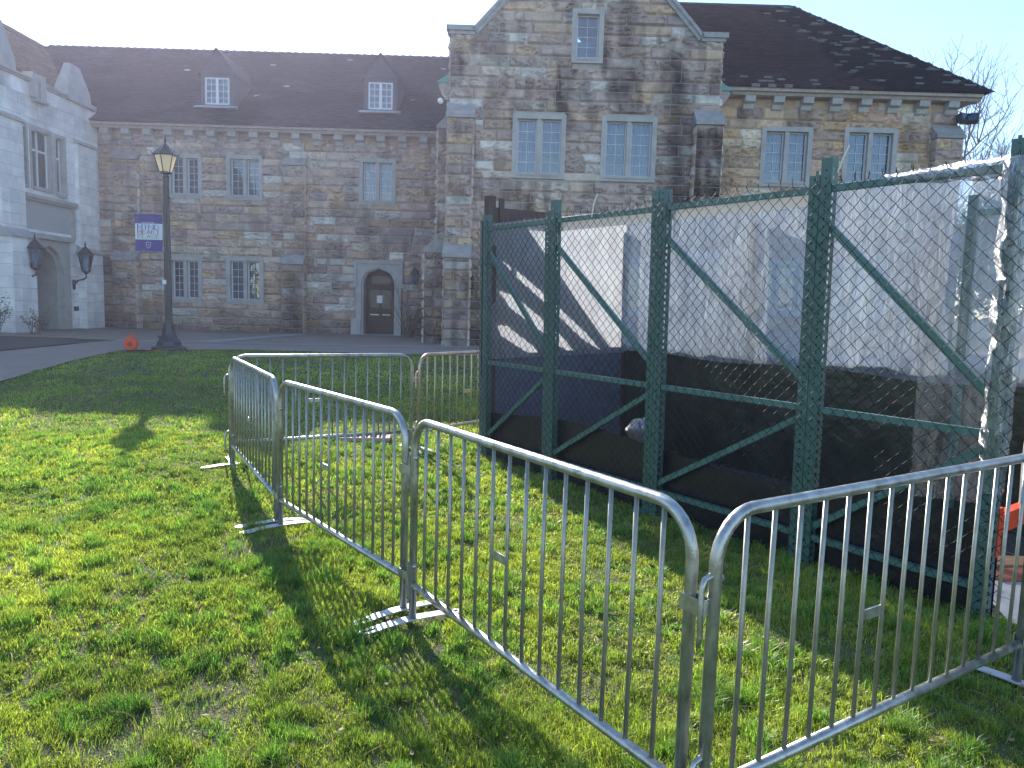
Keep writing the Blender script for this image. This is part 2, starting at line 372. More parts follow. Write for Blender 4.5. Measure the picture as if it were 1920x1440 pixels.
# ------------------------------------------------------------------ ashlar walls
SAND = np.array([[.43, .34, .26], [.42, .31, .22], [.47, .41, .34], [.37, .29, .25], [.40, .29, .25], [.35, .275, .23], [.50, .47, .43], [.33, .265, .25], [.44, .32, .21], [.40, .33, .28]])
def ashlar(b, P, u0, u1, z0, z1, holes=(), bulge=.115, pal=SAND, ch=(.27, .34), bl=(.5, 1.25), stain=None, bound=None, seed=0, joint=.019, res=.05, gain=1.24, soft=1.):
    r = np.random.RandomState(seed + 100); z = z0; ci = 0
    while z < z1 - .02:
        h = r.uniform(*ch); h = min(h, z1 - z)
        if z1 - z - h < .12: h = z1 - z
        a0, a1 = u0, u1
        if bound:
            q = bound(z + h * .5)
            if q is None: break
            a0, a1 = max(u0, q[0]), min(u1, q[1])
        segs = [(a0, a1)]
        for (hu0, hu1, hz0, hz1) in holes:
            ov = min(z + h, hz1) - max(z, hz0)
            if ov > .09:
                ns = []
                for s0, s1 in segs:
                    if hu1 <= s0 or hu0 >= s1: ns.append((s0, s1))
                    else:
                        if hu0 > s0: ns.append((s0, hu0))
                        if hu1 < s1: ns.append((hu1, s1))
                segs = ns
        for s0, s1 in segs:
            u = s0 - (r.rand() * .3 if s0 == a0 and False else 0)
            while u < s1 - 1e-4:
                wd = r.uniform(*bl)
                if s1 - u - wd < .22: wd = s1 - u
                if wd > bl[1] * 1.25: wd = wd / 2
                block(b, P, u + joint / 2, min(u + wd, s1) - joint / 2, z + joint / 2, z + h - joint / 2, r, bulge, pal, stain, res, gain, soft)
                u += wd
        z += h; ci += 1
def block(b, P, a, c, z0, z1, r, bulge, pal, stain, res, gain, soft):
    w_ = c - a; h_ = z1 - z0
    if w_ < .03 or h_ < .03: return
    nu = max(2, int(round(w_ / res))); nv = max(2, int(round(h_ / res)))
    if bulge < .02: nu = max(1, nu // 4); nv = max(1, nv // 4)
    U = np.linspace(0, 1, nu + 1); V = np.linspace(0, 1, nv + 1); UU, VV_ = np.meshgrid(U, V)
    ox, oy = r.rand(2) * 100; sx = w_ * 5; sy = h_ * 9
    edge = np.minimum(np.minimum(UU, 1 - UU) * w_, np.minimum(VV_, 1 - VV_) * h_)
    e = np.clip(edge / .05, 0, 1) ** .6
    nz = vn(UU * sx + ox, VV_ * sy + oy, 1); n2 = vn(UU * sx * 2.3 + ox, VV_ * sy * 2.3 + oy, 2)
    rid = np.abs(vn(UU * sx * .6 + ox + 7, VV_ * sy * .8 + oy + UU * 1.5, 4) - .5) * 2
    smooth = r.rand() < .18
    d = bulge * e * (.45 + (.2 if smooth else .75) * (nz - .35) + (.05 if smooth else .4) * (n2 - .5) - (.1 if smooth else .5) * (rid < .16))
    d = np.where(edge <= 1e-6, 0, np.maximum(d, .002))
    vv = .15 if bulge > .02 else .035; base = (pal[r.randint(len(pal))] * .9 + pal.mean(0) * .1) * (r.uniform(1 - vv, 1 + vv)) * gain * np.array([1.02, .99, .97])
    C = np.repeat(base[None, :], UU.size, 0)
    var = (.86 + .28 * vn(UU * sx * .5 + oy, VV_ * sy * .5 + ox, 8)).ravel()[:, None]; C = C * var
    uu = (a + UU * w_).ravel(); zz = (z0 + VV_ * h_).ravel()
    if stain is not None: C = C * stain(uu, zz)[:, None] ** soft
    vs = [P(x, z, dd) for x, z, dd in zip(uu, zz, d.ravel())]
    k = nu + 1; fs = [(j * k + i, j * k + i + 1, (j + 1) * k + i + 1, (j + 1) * k + i) for j in range(nv) for i in range(nu)]
    o = len(vs)                                    # skirts back into the mortar
    ring = [i for i in range(k)] + [j * k + nu for j in range(1, nv + 1)] + [nv * k + i for i in range(nu - 1, -1, -1)] + [j * k for j in range(nv - 1, 0, -1)]
    for i in ring: vs.append(P(uu[i], zz[i], -.03))
    for i in range(len(ring)):
        j = (i + 1) % len(ring); fs.append((ring[i], o + i, o + j, ring[j]))
    C = np.concatenate([C, C[ring]], 0)
    b.add(vs, fs, C)
def backing(b, P, u0, u1, z0, z1, holes=(), d=-.012):
    us = sorted({u0, u1, *[q for h in holes for q in h[:2] if u0 < q < u1]}); zs = sorted({z0, z1, *[q for h in holes for q in h[2:] if z0 < q < z1]})
    for i in range(len(us) - 1):
        for j in range(len(zs) - 1):
            um = (us[i] + us[i + 1]) / 2; zm = (zs[j] + zs[j + 1]) / 2
            if any(h[0] < um < h[1] and h[2] < zm < h[3] for h in holes): continue
            b.quad(P(us[i], zs[j], d), P(us[i + 1], zs[j], d), P(us[i + 1], zs[j + 1], d), P(us[i], zs[j + 1], d))
def shrink(hs, e=.06): return [(h[0] + e, h[1] - e, h[2] + e, h[3] - e) for h in hs]

def window(parent, x0, x1, z0, z1, Y, lights=2, cols=2, rows=5, inside='dark', arch=False, seed=0, m_sur=None):
    """stone surround with mullion, white casements, leaded bars, glass and what is behind it; faces -Y"""
    mg = .15; s = MB(); yf = Y - .085; yb = Y + .30
    def bx(a, c, e, f, y0=yf, y1=yb): s.box((a, y0, e), (c, y1, f))
    bx(x0, x0 + mg, z0, z1); bx(x1 - mg, x1, z0, z1); bx(x0 + mg, x1 - mg, z1 - mg, z1); bx(x0 + mg, x1 - mg, z0, z0 + mg + .02)
    s.prism([(yf - .03, z0 + mg - .06), (yf - .03, z0 + mg - .02), (Y + .12, z0 + mg + .07), (Y + .12, z0 + mg + .0)],
            lambda p: (x0 + mg + .002, p[0], p[1]), lambda p: (x1 - mg - .002, p[0], p[1]))
    ix0, ix1, iz0, iz1 = x0 + mg, x1 - mg, z0 + mg + .02, z1 - mg
    mull = .14; lw = (ix1 - ix0 - (lights - 1) * mull) / lights
    for k in range(1, lights): bx(ix0 + k * lw + (k - 1) * mull, ix0 + k * (lw + mull), iz0, iz1, Y - .05, Y + .2)
    wo = s.obj('window', m_sur or M_lime, parent)
    f = MB(); bars = MB(); gl = MB(); cu = MB()
    for k in range(lights):
        a = ix0 + k * (lw + mull); c = a + lw; t = .045; y0 = Y + .08; y1 = Y + .14
        f.box((a, y0, iz0), (a + t, y1, iz1)); f.box((c - t, y0, iz0), (c, y1, iz1)); f.box((a + t, y0, iz0), (c - t, y1, iz0 + t)); f.box((a + t, y0, iz1 - t), (c - t, y1, iz1))
        for i in range(1, cols):
            x = a + t + (c - a - 2 * t) * i / cols; bars.box((x - .006, Y + .10, iz0 + t), (x + .006, Y + .118, iz1 - t))
        for j in range(1, rows):
            z = iz0 + t + (iz1 - iz0 - 2 * t) * j / rows; bars.box((a + t, Y + .103, z - .008), (c - t, Y + .121, z + .008))
        gl.quad((a + t, Y + .125, iz0 + t), (c - t, Y + .125, iz0 + t), (c - t, Y + .125, iz1 - t), (a + t, Y + .125, iz1 - t))
        if inside in ('curtain', 'shade'):
            n = 26; zb = iz0 if inside == 'shade' or (seed + k) % 3 else iz0 + (iz1 - iz0) * .35
            vs = []; 
            for i in range(n + 1):
                x = a + (c - a) * i / n; y = Y + .24 + (.025 * math.sin(i * 1.9 + seed) if inside == 'curtain' else .004 * math.sin(i))
                vs += [(x, y, zb), (x, y, iz1)]
            cu.add(vs, [(2 * i, 2 * i + 2, 2 * i + 3, 2 * i + 1) for i in range(n)])
    f.obj('casement', mat('casement_paint', (.55, .56, .56), .6), wo); bars.obj('glazing_bars', mat('lead_bars', (.62, .64, .65), .6), wo); gl.obj('pane', M_glass, wo)
    if inside in ('curtain', 'shade'): cu.obj('curtain', M_curt if inside == 'curtain' else M_curtg, wo)
    return wo

def tile_roof(b, P, U0, U1, n_rows, tw, base, seed=0, lift=.055, moss=None, seg_jit=.012):
    """P(u, t, n) -> 3D; rows from eave t=0 to ridge t=1; U0(t), U1(t) bounds"""
    r = np.random.RandomState(seed)
    for i in range(n_rows):
        t0 = i / n_rows; t1 = (i + 1.25) / n_rows; t1 = min(t1, 1.0)
        a = U0(t0); c = U1(t0); n = max(1, int(abs(c - a) / tw)); off = (i % 2) * .5 * tw
        us = [a] + [a + off + k * tw for k in range(1, n + 1) if a + off + k * tw < c - .03] + [c]
        rowg = r.uniform(.86, 1.12)
        for k in range(len(us) - 1):
            u0, u1 = us[k], us[k + 1] - .004; l0 = lift + r.rand() * seg_jit; cc = np.array(base) * rowg * r.uniform(.72, 1.25)
            um = (u0 + u1) / 2
            if moss: cc = moss(um, t0, cc, r)
            v0, v1 = min(u0, max(a, u0)), u1
            b.add([P(v0, t0, l0), P(v1, t0, l0), P(min(v1, U1(t1)) if v1 > U1(t1) else v1, t1, .004), P(min(v0, U1(t1)), t1, .004), P(v0, t0, -.03), P(v1, t0, -.03)],
                  [(0, 1, 2, 3), (4, 5, 1, 0), (4, 0, 3), (5, 2, 1)], cc)

BZ = .33
# ---- the long sandstone building -------------------------------------------------
B = empty('stone_building', (0, 28.9, BZ), label='long rock-faced sandstone building with a tall gabled bay and tiled roofs', cat='building')
inv = Matrix.Translation((0, -28.9, -BZ))
class Sub:                                      # part meshes are written in world metres and shifted to the building's base
    pass
def part(mb, name, m, parent=None, smooth=False):
    o = mb.obj(name, m, parent or B, smooth)
    return o
B.location = (0, 0, 0)

# left range, wall at Y = 28.9
YL = 28.9
hL = [(-13.38, -12.05, 5.38, 7.04), (-11.12, -9.73, 5.38, 7.06), (-6.06, -4.65, 5.34, 7.08),
      (-13.42, -12.10, 1.42, 3.18), (-11.16, -9.72, 1.42, 3.22), (-17.5, -16.1, 1.4, 3.2), (-6.22, -4.32, BZ - .1, 3.2)]
PL = lambda u, z, d: (u, YL - d, z)
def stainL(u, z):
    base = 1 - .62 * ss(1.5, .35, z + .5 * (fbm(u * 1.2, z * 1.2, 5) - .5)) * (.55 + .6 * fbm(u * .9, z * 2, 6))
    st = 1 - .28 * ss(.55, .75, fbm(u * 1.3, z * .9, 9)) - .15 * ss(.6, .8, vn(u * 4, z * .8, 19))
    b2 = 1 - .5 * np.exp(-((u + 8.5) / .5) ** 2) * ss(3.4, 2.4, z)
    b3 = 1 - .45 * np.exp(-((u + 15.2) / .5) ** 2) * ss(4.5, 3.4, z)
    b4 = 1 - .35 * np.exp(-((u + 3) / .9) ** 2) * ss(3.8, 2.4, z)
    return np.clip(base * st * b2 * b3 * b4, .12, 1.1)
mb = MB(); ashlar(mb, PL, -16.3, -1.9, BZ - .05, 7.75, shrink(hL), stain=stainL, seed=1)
part(mb, 'wall', M_stone)
mb = MB(); backing(mb, PL, -22.0, -1.9, 0, 8.1, hL); mb.box((-22, YL + .5, 0), (-1.9, YL + .6, 8)); part(mb, 'mortar_bed', M_mortar)
k = 0
for h, ins in zip(hL[:5], ['curtain', 'dark', 'curtain', 'shade', 'shade']):
    window(B, *h[:4], YL, inside=ins, seed=k); k += 1
# buttresses
def buttress(x0, x1, stages, Yw, seed, stain=None):
    """stages: list of (z0, z1, depth); a sloped cap on each"""
    mb = MB(); cp = MB()
    for i, (z0, z1, dp) in enumerate(stages):
        ashlar(mb, lambda u, z, d, dp=dp: (u, Yw - dp - d, z), x0, x1, z0, z1, bl=(.3, .75), seed=seed + i, stain=stain)
        ashlar(mb, lambda u, z, d, dp=dp: (x1 + d, Yw - dp + u, z), 0, dp, z0, z1, bl=(.2, .5), seed=seed + i, bulge=.05, stain=None)
        ashlar(mb, lambda u, z, d, dp=dp: (x0 - d, Yw - u, z), 0, dp, z0, z1, bl=(.2, .5), seed=seed + i, bulge=.05, stain=None)
        nxt = stages[i + 1][2] if i + 1 < len(stages) else 0.0
        ya = Yw - dp - .08; yb = Yw - nxt; e = .04; cz = z1
        cp.prism([(ya, cz), (ya, cz + .09), (yb, cz + .09 + max(.2, (yb - ya) * .9)), (yb, cz)], lambda p: (x0 - e, p[0], p[1]), lambda p: (x1 + e, p[0], p[1]))
        cp.box((x0 + .05, Yw - dp + .02, z0), (x1 - .05, Yw, z1))
    o = part(mb, 'buttress', M_stone); cp.obj('cap_stone', M_cap, o); return o
buttress(-15.35, -14.45, [(BZ - .05, 2.95, .48), (2.96, 6.75, .22)], YL, 20, stainL)
buttress(-8.9, -8.08, [(BZ - .05, 3.0, .48), (3.01, 6.7, .22)], YL, 24, stainL)

# door surround with a four-centred arch
def arch_pts(x0, x1, zs, za, n=10):
    xm = (x0 + x1) / 2; w2 = (x1 - x0) / 2; pts = []
    for i in range(n + 1):
        t = i / n; x = x0 + w2 * t; zz = zs + (za - zs) * (.62 * (1 - (1 - min(1, t / .45)) ** 2.2) ** .6 + .38 * max(0, (t - .1) / .9))
        pts.append((x, zz if t > 0 else zs))
    return pts + [(2 * xm - x, z) for x, z in pts[::-1][1:]]
def arch_wall(s, P, ox0, ox1, oz0, oz1, x0, x1, zs, za, d0, d1):
    """slab with an arched opening: front faces + reveal. P(u,z,d)"""
    ap = arch_pts(x0, x1, zs, za)
    s.quad(P(ox0, oz0, d0), P(x0, oz0, d0), P(x0, zs, d0), P(ox0, zs, d0)); s.quad(P(x1, oz0, d0), P(ox1, oz0, d0), P(ox1, zs, d0), P(x1, zs, d0))
    s.quad(P(ox0, zs, d0), P(x0, zs, d0), P(x0, oz1, d0), P(ox0, oz1, d0)); s.quad(P(x1, zs, d0), P(ox1, zs, d0), P(ox1, oz1, d0), P(x1, oz1, d0))
    for i in range(len(ap) - 1):
        (a, za_), (c, zc_) = ap[i], ap[i + 1]
        s.quad(P(a, za_, d0), P(c, zc_, d0), P(c, oz1, d0), P(a, oz1, d0)); s.quad(P(a, za_, d0), P(a, za_, d1), P(c, zc_, d1), P(c, zc_, d0))
    s.quad(P(x0, oz0, d0), P(x0, oz0, d1), P(x0, zs, d1), P(x0, zs, d0)); s.quad(P(x1, oz0, d1), P(x1, oz0, d0), P(x1, zs, d0), P(x1, zs, d1))
    for a, c in (((ox0, oz0), (ox0, oz1)), ((ox0, oz1), (ox1, oz1)), ((ox1, oz1), (ox1, oz0))):
        s.quad(P(a[0], a[1], d0), P(a[0], a[1], -.05), P(c[0], c[1], -.05), P(c[0], c[1], d0))
s = MB(); arch_wall(s, PL, -6.15, -4.38, BZ, 3.13, -5.93, -4.60, 2.38, 2.99, .12, -.0)
arch_wall(s, PL, -6.15, -4.38, BZ, 3.10, -5.86, -4.67, 2.36, 2.94, .03, -.55)
for x in (-6.19, -4.42): s.box((x - .03, YL - .17, 2.25), (x + .09, YL + .0, 3.2))
s.box((-6.22, YL - .18, 3.13), (-4.33, YL, 3.2)); s.box((-6.34, YL - .19, 2.2), (-6.12, YL, 2.34)); s.box((-4.46, YL - .19, 2.2), (-4.24, YL, 2.34))
s.box((-6.32, YL - .16, BZ - .05), (-5.95, YL, 1.02)); s.box((-6.3, YL - .4, BZ - .05), (-4.3, YL + .5, BZ + .07))
part(s, 'door_surround', M_lime)
dr = MB(); xx0, xx1 = -5.88, -4.65
ap = arch_pts(xx0, xx1, 2.36, 2.95); n_ = len(ap); yd = YL + .45
dr.add([(x, yd, z) for x, z in ap] + [(xx1, yd, BZ), (xx0, yd, BZ)], [tuple(range(n_ + 2))[::-1]])
for x in (-5.27,): dr.box((x - .012, yd - .02, BZ), (x + .012, yd - .005, 2.2))
dr.box((xx0, yd - .05, 2.18), (xx1, yd - .003, 2.3)); dr.box((xx0, yd - .04, BZ + .02), (xx0 + .09, yd - .003, 2.2)); dr.box((xx1 - .09, yd - .04, BZ + .02), (xx1, yd - .003, 2.2))
for zz in (.9, 1.3): dr.box((xx0 + .09, yd - .03, zz - .04), (xx1 - .09, yd - .004, zz + .04))
do = part(dr, 'door', M_brown)
pn = MB()
for a, c in ((-5.68, -5.32), (-5.22, -4.86)): pn.box((a, yd - .02, 1.42), (c, yd - .008, 2.12))
pn.box((-5.62, yd - .02, 2.38), (-4.92, yd - .006, 2.66)); pn.obj('door_glass', mat('dark_pane', (.02, .022, .028), .25), do)
hb = MB(); hb.box((-5.66, yd - .1, 1.14), (-5.33, yd - .07, 1.18)); hb.box((-5.2, yd - .1, 1.14), (-4.88, yd - .07, 1.18)); hb.obj('push_bar', M_galv, do)
pb = MB(); pb.box((-5.42, yd - .034, 1.62), (-5.2, yd - .027, 1.92)); tag(pb.obj('paper_notice', M_white, do), 'white paper notice taped to the door')

# cornices and corbels
def cornice(x0, x1, Yw, ztop, over, cs, x_first, wc=.3):
    c = MB(); yo = Yw - over
    c.prism([(Yw, ztop - .2), (yo + .14, ztop - .2), (yo + .1, ztop - .12), (yo, ztop - .1), (yo, ztop), (Yw, ztop)], lambda p: (x0, p[0], p[1]), lambda p: (x1, p[0], p[1]))
    o = part(c, 'cornice', mat('cornice_stone', (.40, .34, .29), .85, noise=.3))
    x = x_first
    while x < x1 - .3:
        q = MB(); q.prism([(Yw, ztop - .62), (Yw - .12, ztop - .56), (Yw - .16, ztop - .42), (Yw - over * .62, ztop - .38), (Yw - over * .7, ztop - .205), (Yw, ztop - .205)],
                lambda p: (x - wc / 2, p[0], p[1]), lambda p: (x + wc / 2, p[0], p[1])); x += cs; q.obj('corbel', M_lime, o)
cornice(-16.3, -2.0, YL, 8.06, .55, .80, -15.6)
mb = MB(); ashlar(mb, PL, -16.3, -1.9, 7.76, 8.0, bulge=.02, seed=90, bl=(.4, .9)); part(mb, 'frieze', M_stone)

# roofs of the left range
EY, EZ, RY, RZ = 28.30, 8.06, 35.2, 12.83
slopeL = (RZ - EZ) / (RY - EY); nl = Vector((0, -(RZ - EZ), RY - EY)).normalized()
def PRL(u, t, n): return (u, EY + (RY - EY) * t + nl.y * n, EZ + (RZ - EZ) * t + nl.z * n)
def mossL(u, t, c, r):
    if r.rand() < .004: return np.array([.32, .33, .34])
    return c * (1.25 if (fbm(u * .35, t * 6, 3) > .52) else .85)
WX = -21.9
def valley(t): return -16.35 + (WX + 16.35) * t
mb = MB(); tile_roof(mb, PRL, lambda t: valley(t), lambda t: -1.0, 52, .24, (.034, .034, .052), seed=3, moss=mossL)
ro = part(mb, 'roof', M_tile)
cap = MB(); x = -21.6
while x < -.6:
    cap.prism([(-.13, -.05), (0, .09), (.13, -.05)], lambda p: (x, RY + p[0], RZ + p[1] + .0), lambda p: (x + .36, RY + p[0] * .8, RZ + p[1] - .045), c=np.array([.06, .052, .045]) * random.uniform(.8, 1.25)); x += .35
cap.obj('ridge_tiles', M_tile, ro)
mb = MB(); mb.quad((-22, RY, RZ - .02), (-1, RY, RZ - .02), (-1, 42, 8), (-22, 42, 8), (.05, .045, .04)); part(mb, 'rear_roof', M_tile)

# dormers
def dormer(xc, seed):
    hw = .64; z0, ze, za = 8.93, 10.2, 11.06; yf = EY + (z0 - EZ) / slopeL - .05
    s = MB(); yfront = 29.35
    # front wall with a hole for the window
    ho = [(xc - .46, xc + .46, z0 + .08, 10.0)]
    P = lambda u, z, d: (u, yfront - d, z)
    backing(s, P, xc - hw, xc + hw, z0 - .3, ze, ho, 0)
    s.add([(xc - hw - .02, yfront - .02, ze), (xc + hw + .02, yfront - .02, ze), (xc, yfront - .02, za)], [(0, 1, 2)])
    for sx in (-1, 1):
        x = xc + sx * hw; yy = EY + (ze - EZ) / slopeL
        s.add([(x, yfront, z0 - .3), (x, yy, ze), (x, yfront, ze)], [(0, 1, 2)])
    s.box((xc - hw - .03, yfront - .05, ze - .04), (xc + hw + .03, yfront - .022, ze + .03))
    o = part(s, 'dormer', M_dormer)
    t = MB()
    for sx in (-1, 1):
        e = Vector((xc + sx * (hw + .05), 0, ze - .07)); a = Vector((xc, 0, za + .04)); y1 = EY + (za - EZ) / slopeL
        for k in range(7):
            f0, f1 = k / 7, (k + 1) / 7; p = e.lerp(a, f0); q = e.lerp(a, f1); yb0 = EY + (p.z - EZ) / slopeL + .25; yb1 = EY + (q.z - EZ) / slopeL + .25
            t.add([(p.x, yfront - .1, p.z + .02), (p.x, yb0, p.z + .02), (q.x, yb1, q.z), (q.x, yfront - .1, q.z), (p.x, yfront - .1, p.z - .03), (p.x, yb0, p.z - .03)],
                  [(0, 1, 2, 3), (4, 5, 1, 0), (4, 0, 3)], np.array([.055, .047, .05]) * random.uniform(.8, 1.2))
    t.obj('dormer_roof', M_tile, o)
    f = MB(); a, c, e, g_ = ho[0]; th = .05
    for (x0, x1) in ((a, xc - .0), (xc + .0, c)):
        f.box((x0, yfront - .03, e), (x0 + th, yfront + .03, g_)); f.box((x1 - th, yfront - .03, e), (x1, yfront + .03, g_)); f.box((x0 + th, yfront - .03, e), (x1 - th, yfront + .03, e + th)); f.box((x0 + th, yfront - .03, g_ - th), (x1 - th, yfront + .03, g_))
        xm = (x0 + x1) / 2; f.box((xm - .01, yfront - .01, e + th), (xm + .01, yfront + .01, g_ - th))
        for j in range(1, 4):
            z = e + (g_ - e) * j / 4; f.box((x0 + th, yfront - .012, z - .01), (x1 - th, yfront + .008, z + .01))
    f.obj('window_frame', M_white, o)
    gq = MB(); gq.quad((a, yfront + .02, e), (c, yfront + .02, e), (c, yfront + .02, g_), (a, yfront + .02, g_)); gq.obj('pane', M_glass, o)
    cb = MB(); cb.quad((a, yfront + .3, e), (c, yfront + .3, e), (c, yfront + .3, g_), (a, yfront + .3, g_)); cb.obj('curtain', M_curtg, o)
    sl_ = MB(); sl_.prism([(yfront - .38, z0 - .12), (yfront - .38, z0 - .09), (yfront - .0, z0 + .04), (yfront - .0, z0 - .1)], lambda p: (xc - .78, p[0], p[1]), lambda p: (xc + .78, p[0], p[1])); sl_.obj('lead_sill', M_lead, o)
    fl = MB(); fl.add([(xc + .95, EY + (9.75 - EZ) / slopeL - .06, 9.76), (xc + 1.2, EY + (9.78 - EZ) / slopeL - .06, 9.8), (xc + 1.02, EY + (9.62 - EZ) / slopeL - .08, 9.64)], [(0, 1, 2)]); fl.obj('flashing', M_lead, o)
dormer(-11.62, 0); dormer(-5.36, 1)

# ---- gabled bay, wall at Y = 23.8
YG = 23.8; gx0, gx1, gxm = -2.2, 6.2, 2.02
hG = [(-.22, 1.45, 5.66, 7.62), (2.55, 4.28, 5.64, 7.62), (1.52, 2.50, 9.18, 10.78), (-.2, 1.45, 1.5, 3.3), (2.55, 4.28, 1.5, 3.3)]
PG = lambda u, z, d: (u, YG - d, z)
def boundG(z):
    if z < 10.02: return (gx0, gx1)
    a = gx0 + .72 + (z - 10.02) / 1.09; c = gx1 - .68 - (z - 10.02) / 1.09
    return (a, c) if c - a > .3 else None
def stainG(u, z):
    st = 1 - .5 * ss(.52, .72, fbm(u * 1.5 + 3, z * .8, 29)) - .35 * ss(.6, .78, vn(u * 4.3, z * 1.3, 39))
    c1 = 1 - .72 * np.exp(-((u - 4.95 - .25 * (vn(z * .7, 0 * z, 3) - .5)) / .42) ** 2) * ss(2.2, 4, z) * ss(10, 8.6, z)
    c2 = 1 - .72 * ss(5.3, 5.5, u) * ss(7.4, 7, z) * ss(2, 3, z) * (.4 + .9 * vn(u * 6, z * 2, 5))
    c3 = 1 - .35 * ss(-1.3, -1.6, u) * ss(9.9, 9.3, z) * vn(u * 5, z, 8)
    c4 = 1 - .6 * np.exp(-((u - 3.25) / .25) ** 2) * ss(8.8, 9.6, z)
    c5 = 1 - .55 * ss(3.6, 2.6, z) * fbm(u * 1.3, z * 1.3, 51) - .25 * ss(1.4, .4, z)
    return np.clip(st * c1 * c2 * c3 * c4 * c5, .09, 1.1)
mb = MB(); ashlar(mb, PG, gx0, gx1, BZ - .05, 13.7, shrink(hG), stain=stainG, bound=boundG, seed=5, ch=(.28, .36), bl=(.5, 1.25), bulge=.125)
ashlar(mb, lambda u, z, d: (gx0 - d, YG + u, z), .02, 5.1, BZ, 9.9, seed=6, stain=None)
ashlar(mb, lambda u, z, d: (gx1 + d, YG + u, z), .02, 5.1, BZ, 9.9, seed=7, stain=None)
part(mb, 'gable_wall', M_stone)
mb = MB(); backing(mb, PG, gx0, gx1, 0, 10.02, hG)
mb.add([PG(gx0 + .72, 10.02, -.012), PG(gxm - .5, 10.02, -.012), PG(gxm - .5, 10.78, -.012), PG(gx0 + .72 + .7, 10.78, -.012)], [(0, 1, 2, 3)])
mb.add([PG(gxm + .48, 10.02, -.012), PG(gx1 - .68, 10.02, -.012), PG(gx1 - .68 - .7, 10.78, -.012), PG(gxm + .48, 10.78, -.012)], [(0, 1, 2, 3)])
mb.add([PG(gx0 + .72 + .7, 10.78, -.012), PG(gx1 - .68 - .7, 10.78, -.012), PG(gxm, 13.8, -.012)], [(0, 1, 2)])
mb.box((gx0 + .05, YG + .55, 0), (gx1 - .05, YG + .6, 10)); part(mb, 'mortar_bed', M_mortar)
window(B, *hG[0], YG, inside='curtain', seed=2); window(B, *hG[1], YG, inside='curtain', seed=3)
window(B, *hG[2], YG, lights=1, cols=2, rows=4, inside='dark', seed=4)
window(B, *hG[3], YG, inside='curtain', seed=5); window(B, *hG[4], YG, inside='dark', seed=6)
# copings
cp = MB()
for sx in (-1, 1):
    ex = gx0 if sx < 0 else gx1; kx = gx0 + .74 if sx < 0 else gx1 - .70
    a, c = sorted((ex + sx * .12, kx)); cp.box((a, YG - .17, 10.02), (c, YG + .5, 10.17)); a2, c2 = sorted((ex + sx * .06, kx)); cp.box((a2, YG - .11, 9.92), (c2, YG + .5, 10.018))
    n = 9; ax = Vector((kx, 0, 10.02)); bxx = Vector((gxm, 0, 10.02 + abs(gxm - kx) * 1.09))
    for k in range(n):
        p = ax.lerp(bxx, k / n); q = ax.lerp(bxx, (k + .985) / n); nn = Vector((-(q.z - p.z), 0, q.x - p.x)).normalized(); nn = nn if nn.z > 0 else -nn
        for (d0, d1, y0) in ((0, .1, YG - .17), (-.12, -.002, YG - .12)):
            pts = [p + nn * d0, q + nn * d0, q + nn * d1, p + nn * d1]
            cp.add([(v.x, y0, v.z) for v in pts] + [(v.x, YG + .5, v.z) for v in pts], [(0, 1, 2, 3), (7, 6, 5, 4), (0, 4, 5, 1), (3, 2, 6, 7), (1, 5, 6, 2), (0, 3, 7, 4)])
part(cp, 'gable_coping', mat('coping_stone', (.33, .33, .32), .85, noise=.3))
buttress(-2.22, -1.42, [(BZ - .05, 3.1, .8), (3.11, 7.35, .45)], YG, 30, stainG)
buttress(5.42, 6.24, [(BZ - .05, 3.1, .8), (3.11, 7.35, .45)], YG, 34, stainG)
# side buttress standing out of the bay's left flank
for (z0, z1, dp) in ((BZ - .05, 3.3, .75), (3.31, 7.2, .38)):
    mb = MB(); cpb = MB()
    ashlar(mb, lambda u, z, d: (u, YG + .35 - d, z), gx0 - dp, gx0, z0, z1, bl=(.25, .5), seed=int(z0 * 10) + 40, stain=stainG)
    ashlar(mb, lambda u, z, d: (gx0 - dp - d, YG + .35 + u, z), 0, .8, z0, z1, bl=(.25, .5), seed=int(z0 * 10) + 41)
    cpb.prism([(gx0 - dp - .05, z1), (gx0 - dp - .05, z1 + .08), (gx0 - .001, z1 + .08 + dp * 1.1), (gx0 - .001, z1)], lambda p: (p[0], YG + .30, p[1]), lambda p: (p[0], YG + 1.15, p[1]))
    o = part(mb, 'buttress', M_stone); cpb.obj('cap_stone', M_cap, o)
# eaves returns with copper caps either side of the bay
for sx, ex in ((-1, gx0), (1, gx1)):
    e = MB(); x1 = ex + sx * .42
    a, c = sorted((ex, x1)); 
    e.prism([(0, 8.0), (.16, 8.15), (.36, 8.42), (.36, 8.56), (0, 8.56)], lambda p: (ex + sx * p[0], YG + .25, p[1]), lambda p: (ex + sx * p[0], YG + 1.0, p[1]))
    o = part(e, 'eaves_return', mat('cornice_stone')); k = MB()
    k.add([(ex, YG + .2, 8.565), (x1 + sx * .04, YG + .2, 8.565), (x1 + sx * .04, YG + 1.1, 8.565), (ex, YG + 1.1, 8.565), (ex, YG + .2, 8.86), (ex, YG + 1.1, 8.86)], [(0, 1, 4), (3, 5, 2), (1, 2, 5, 4), (0, 3, 2, 1)]); k.obj('copper_cap', M_copper, o)
mb = MB(); rzg = 13.5
for sx in (-1, 1):
    ex = gxm + sx * 4.5
    mb.quad((ex, YG + .45, 8.6), (ex, 33, 8.6), (gxm, 33, rzg), (gxm, YG + .45, rzg), (.05, .045, .045))
part(mb, 'gable_roof', M_tile)

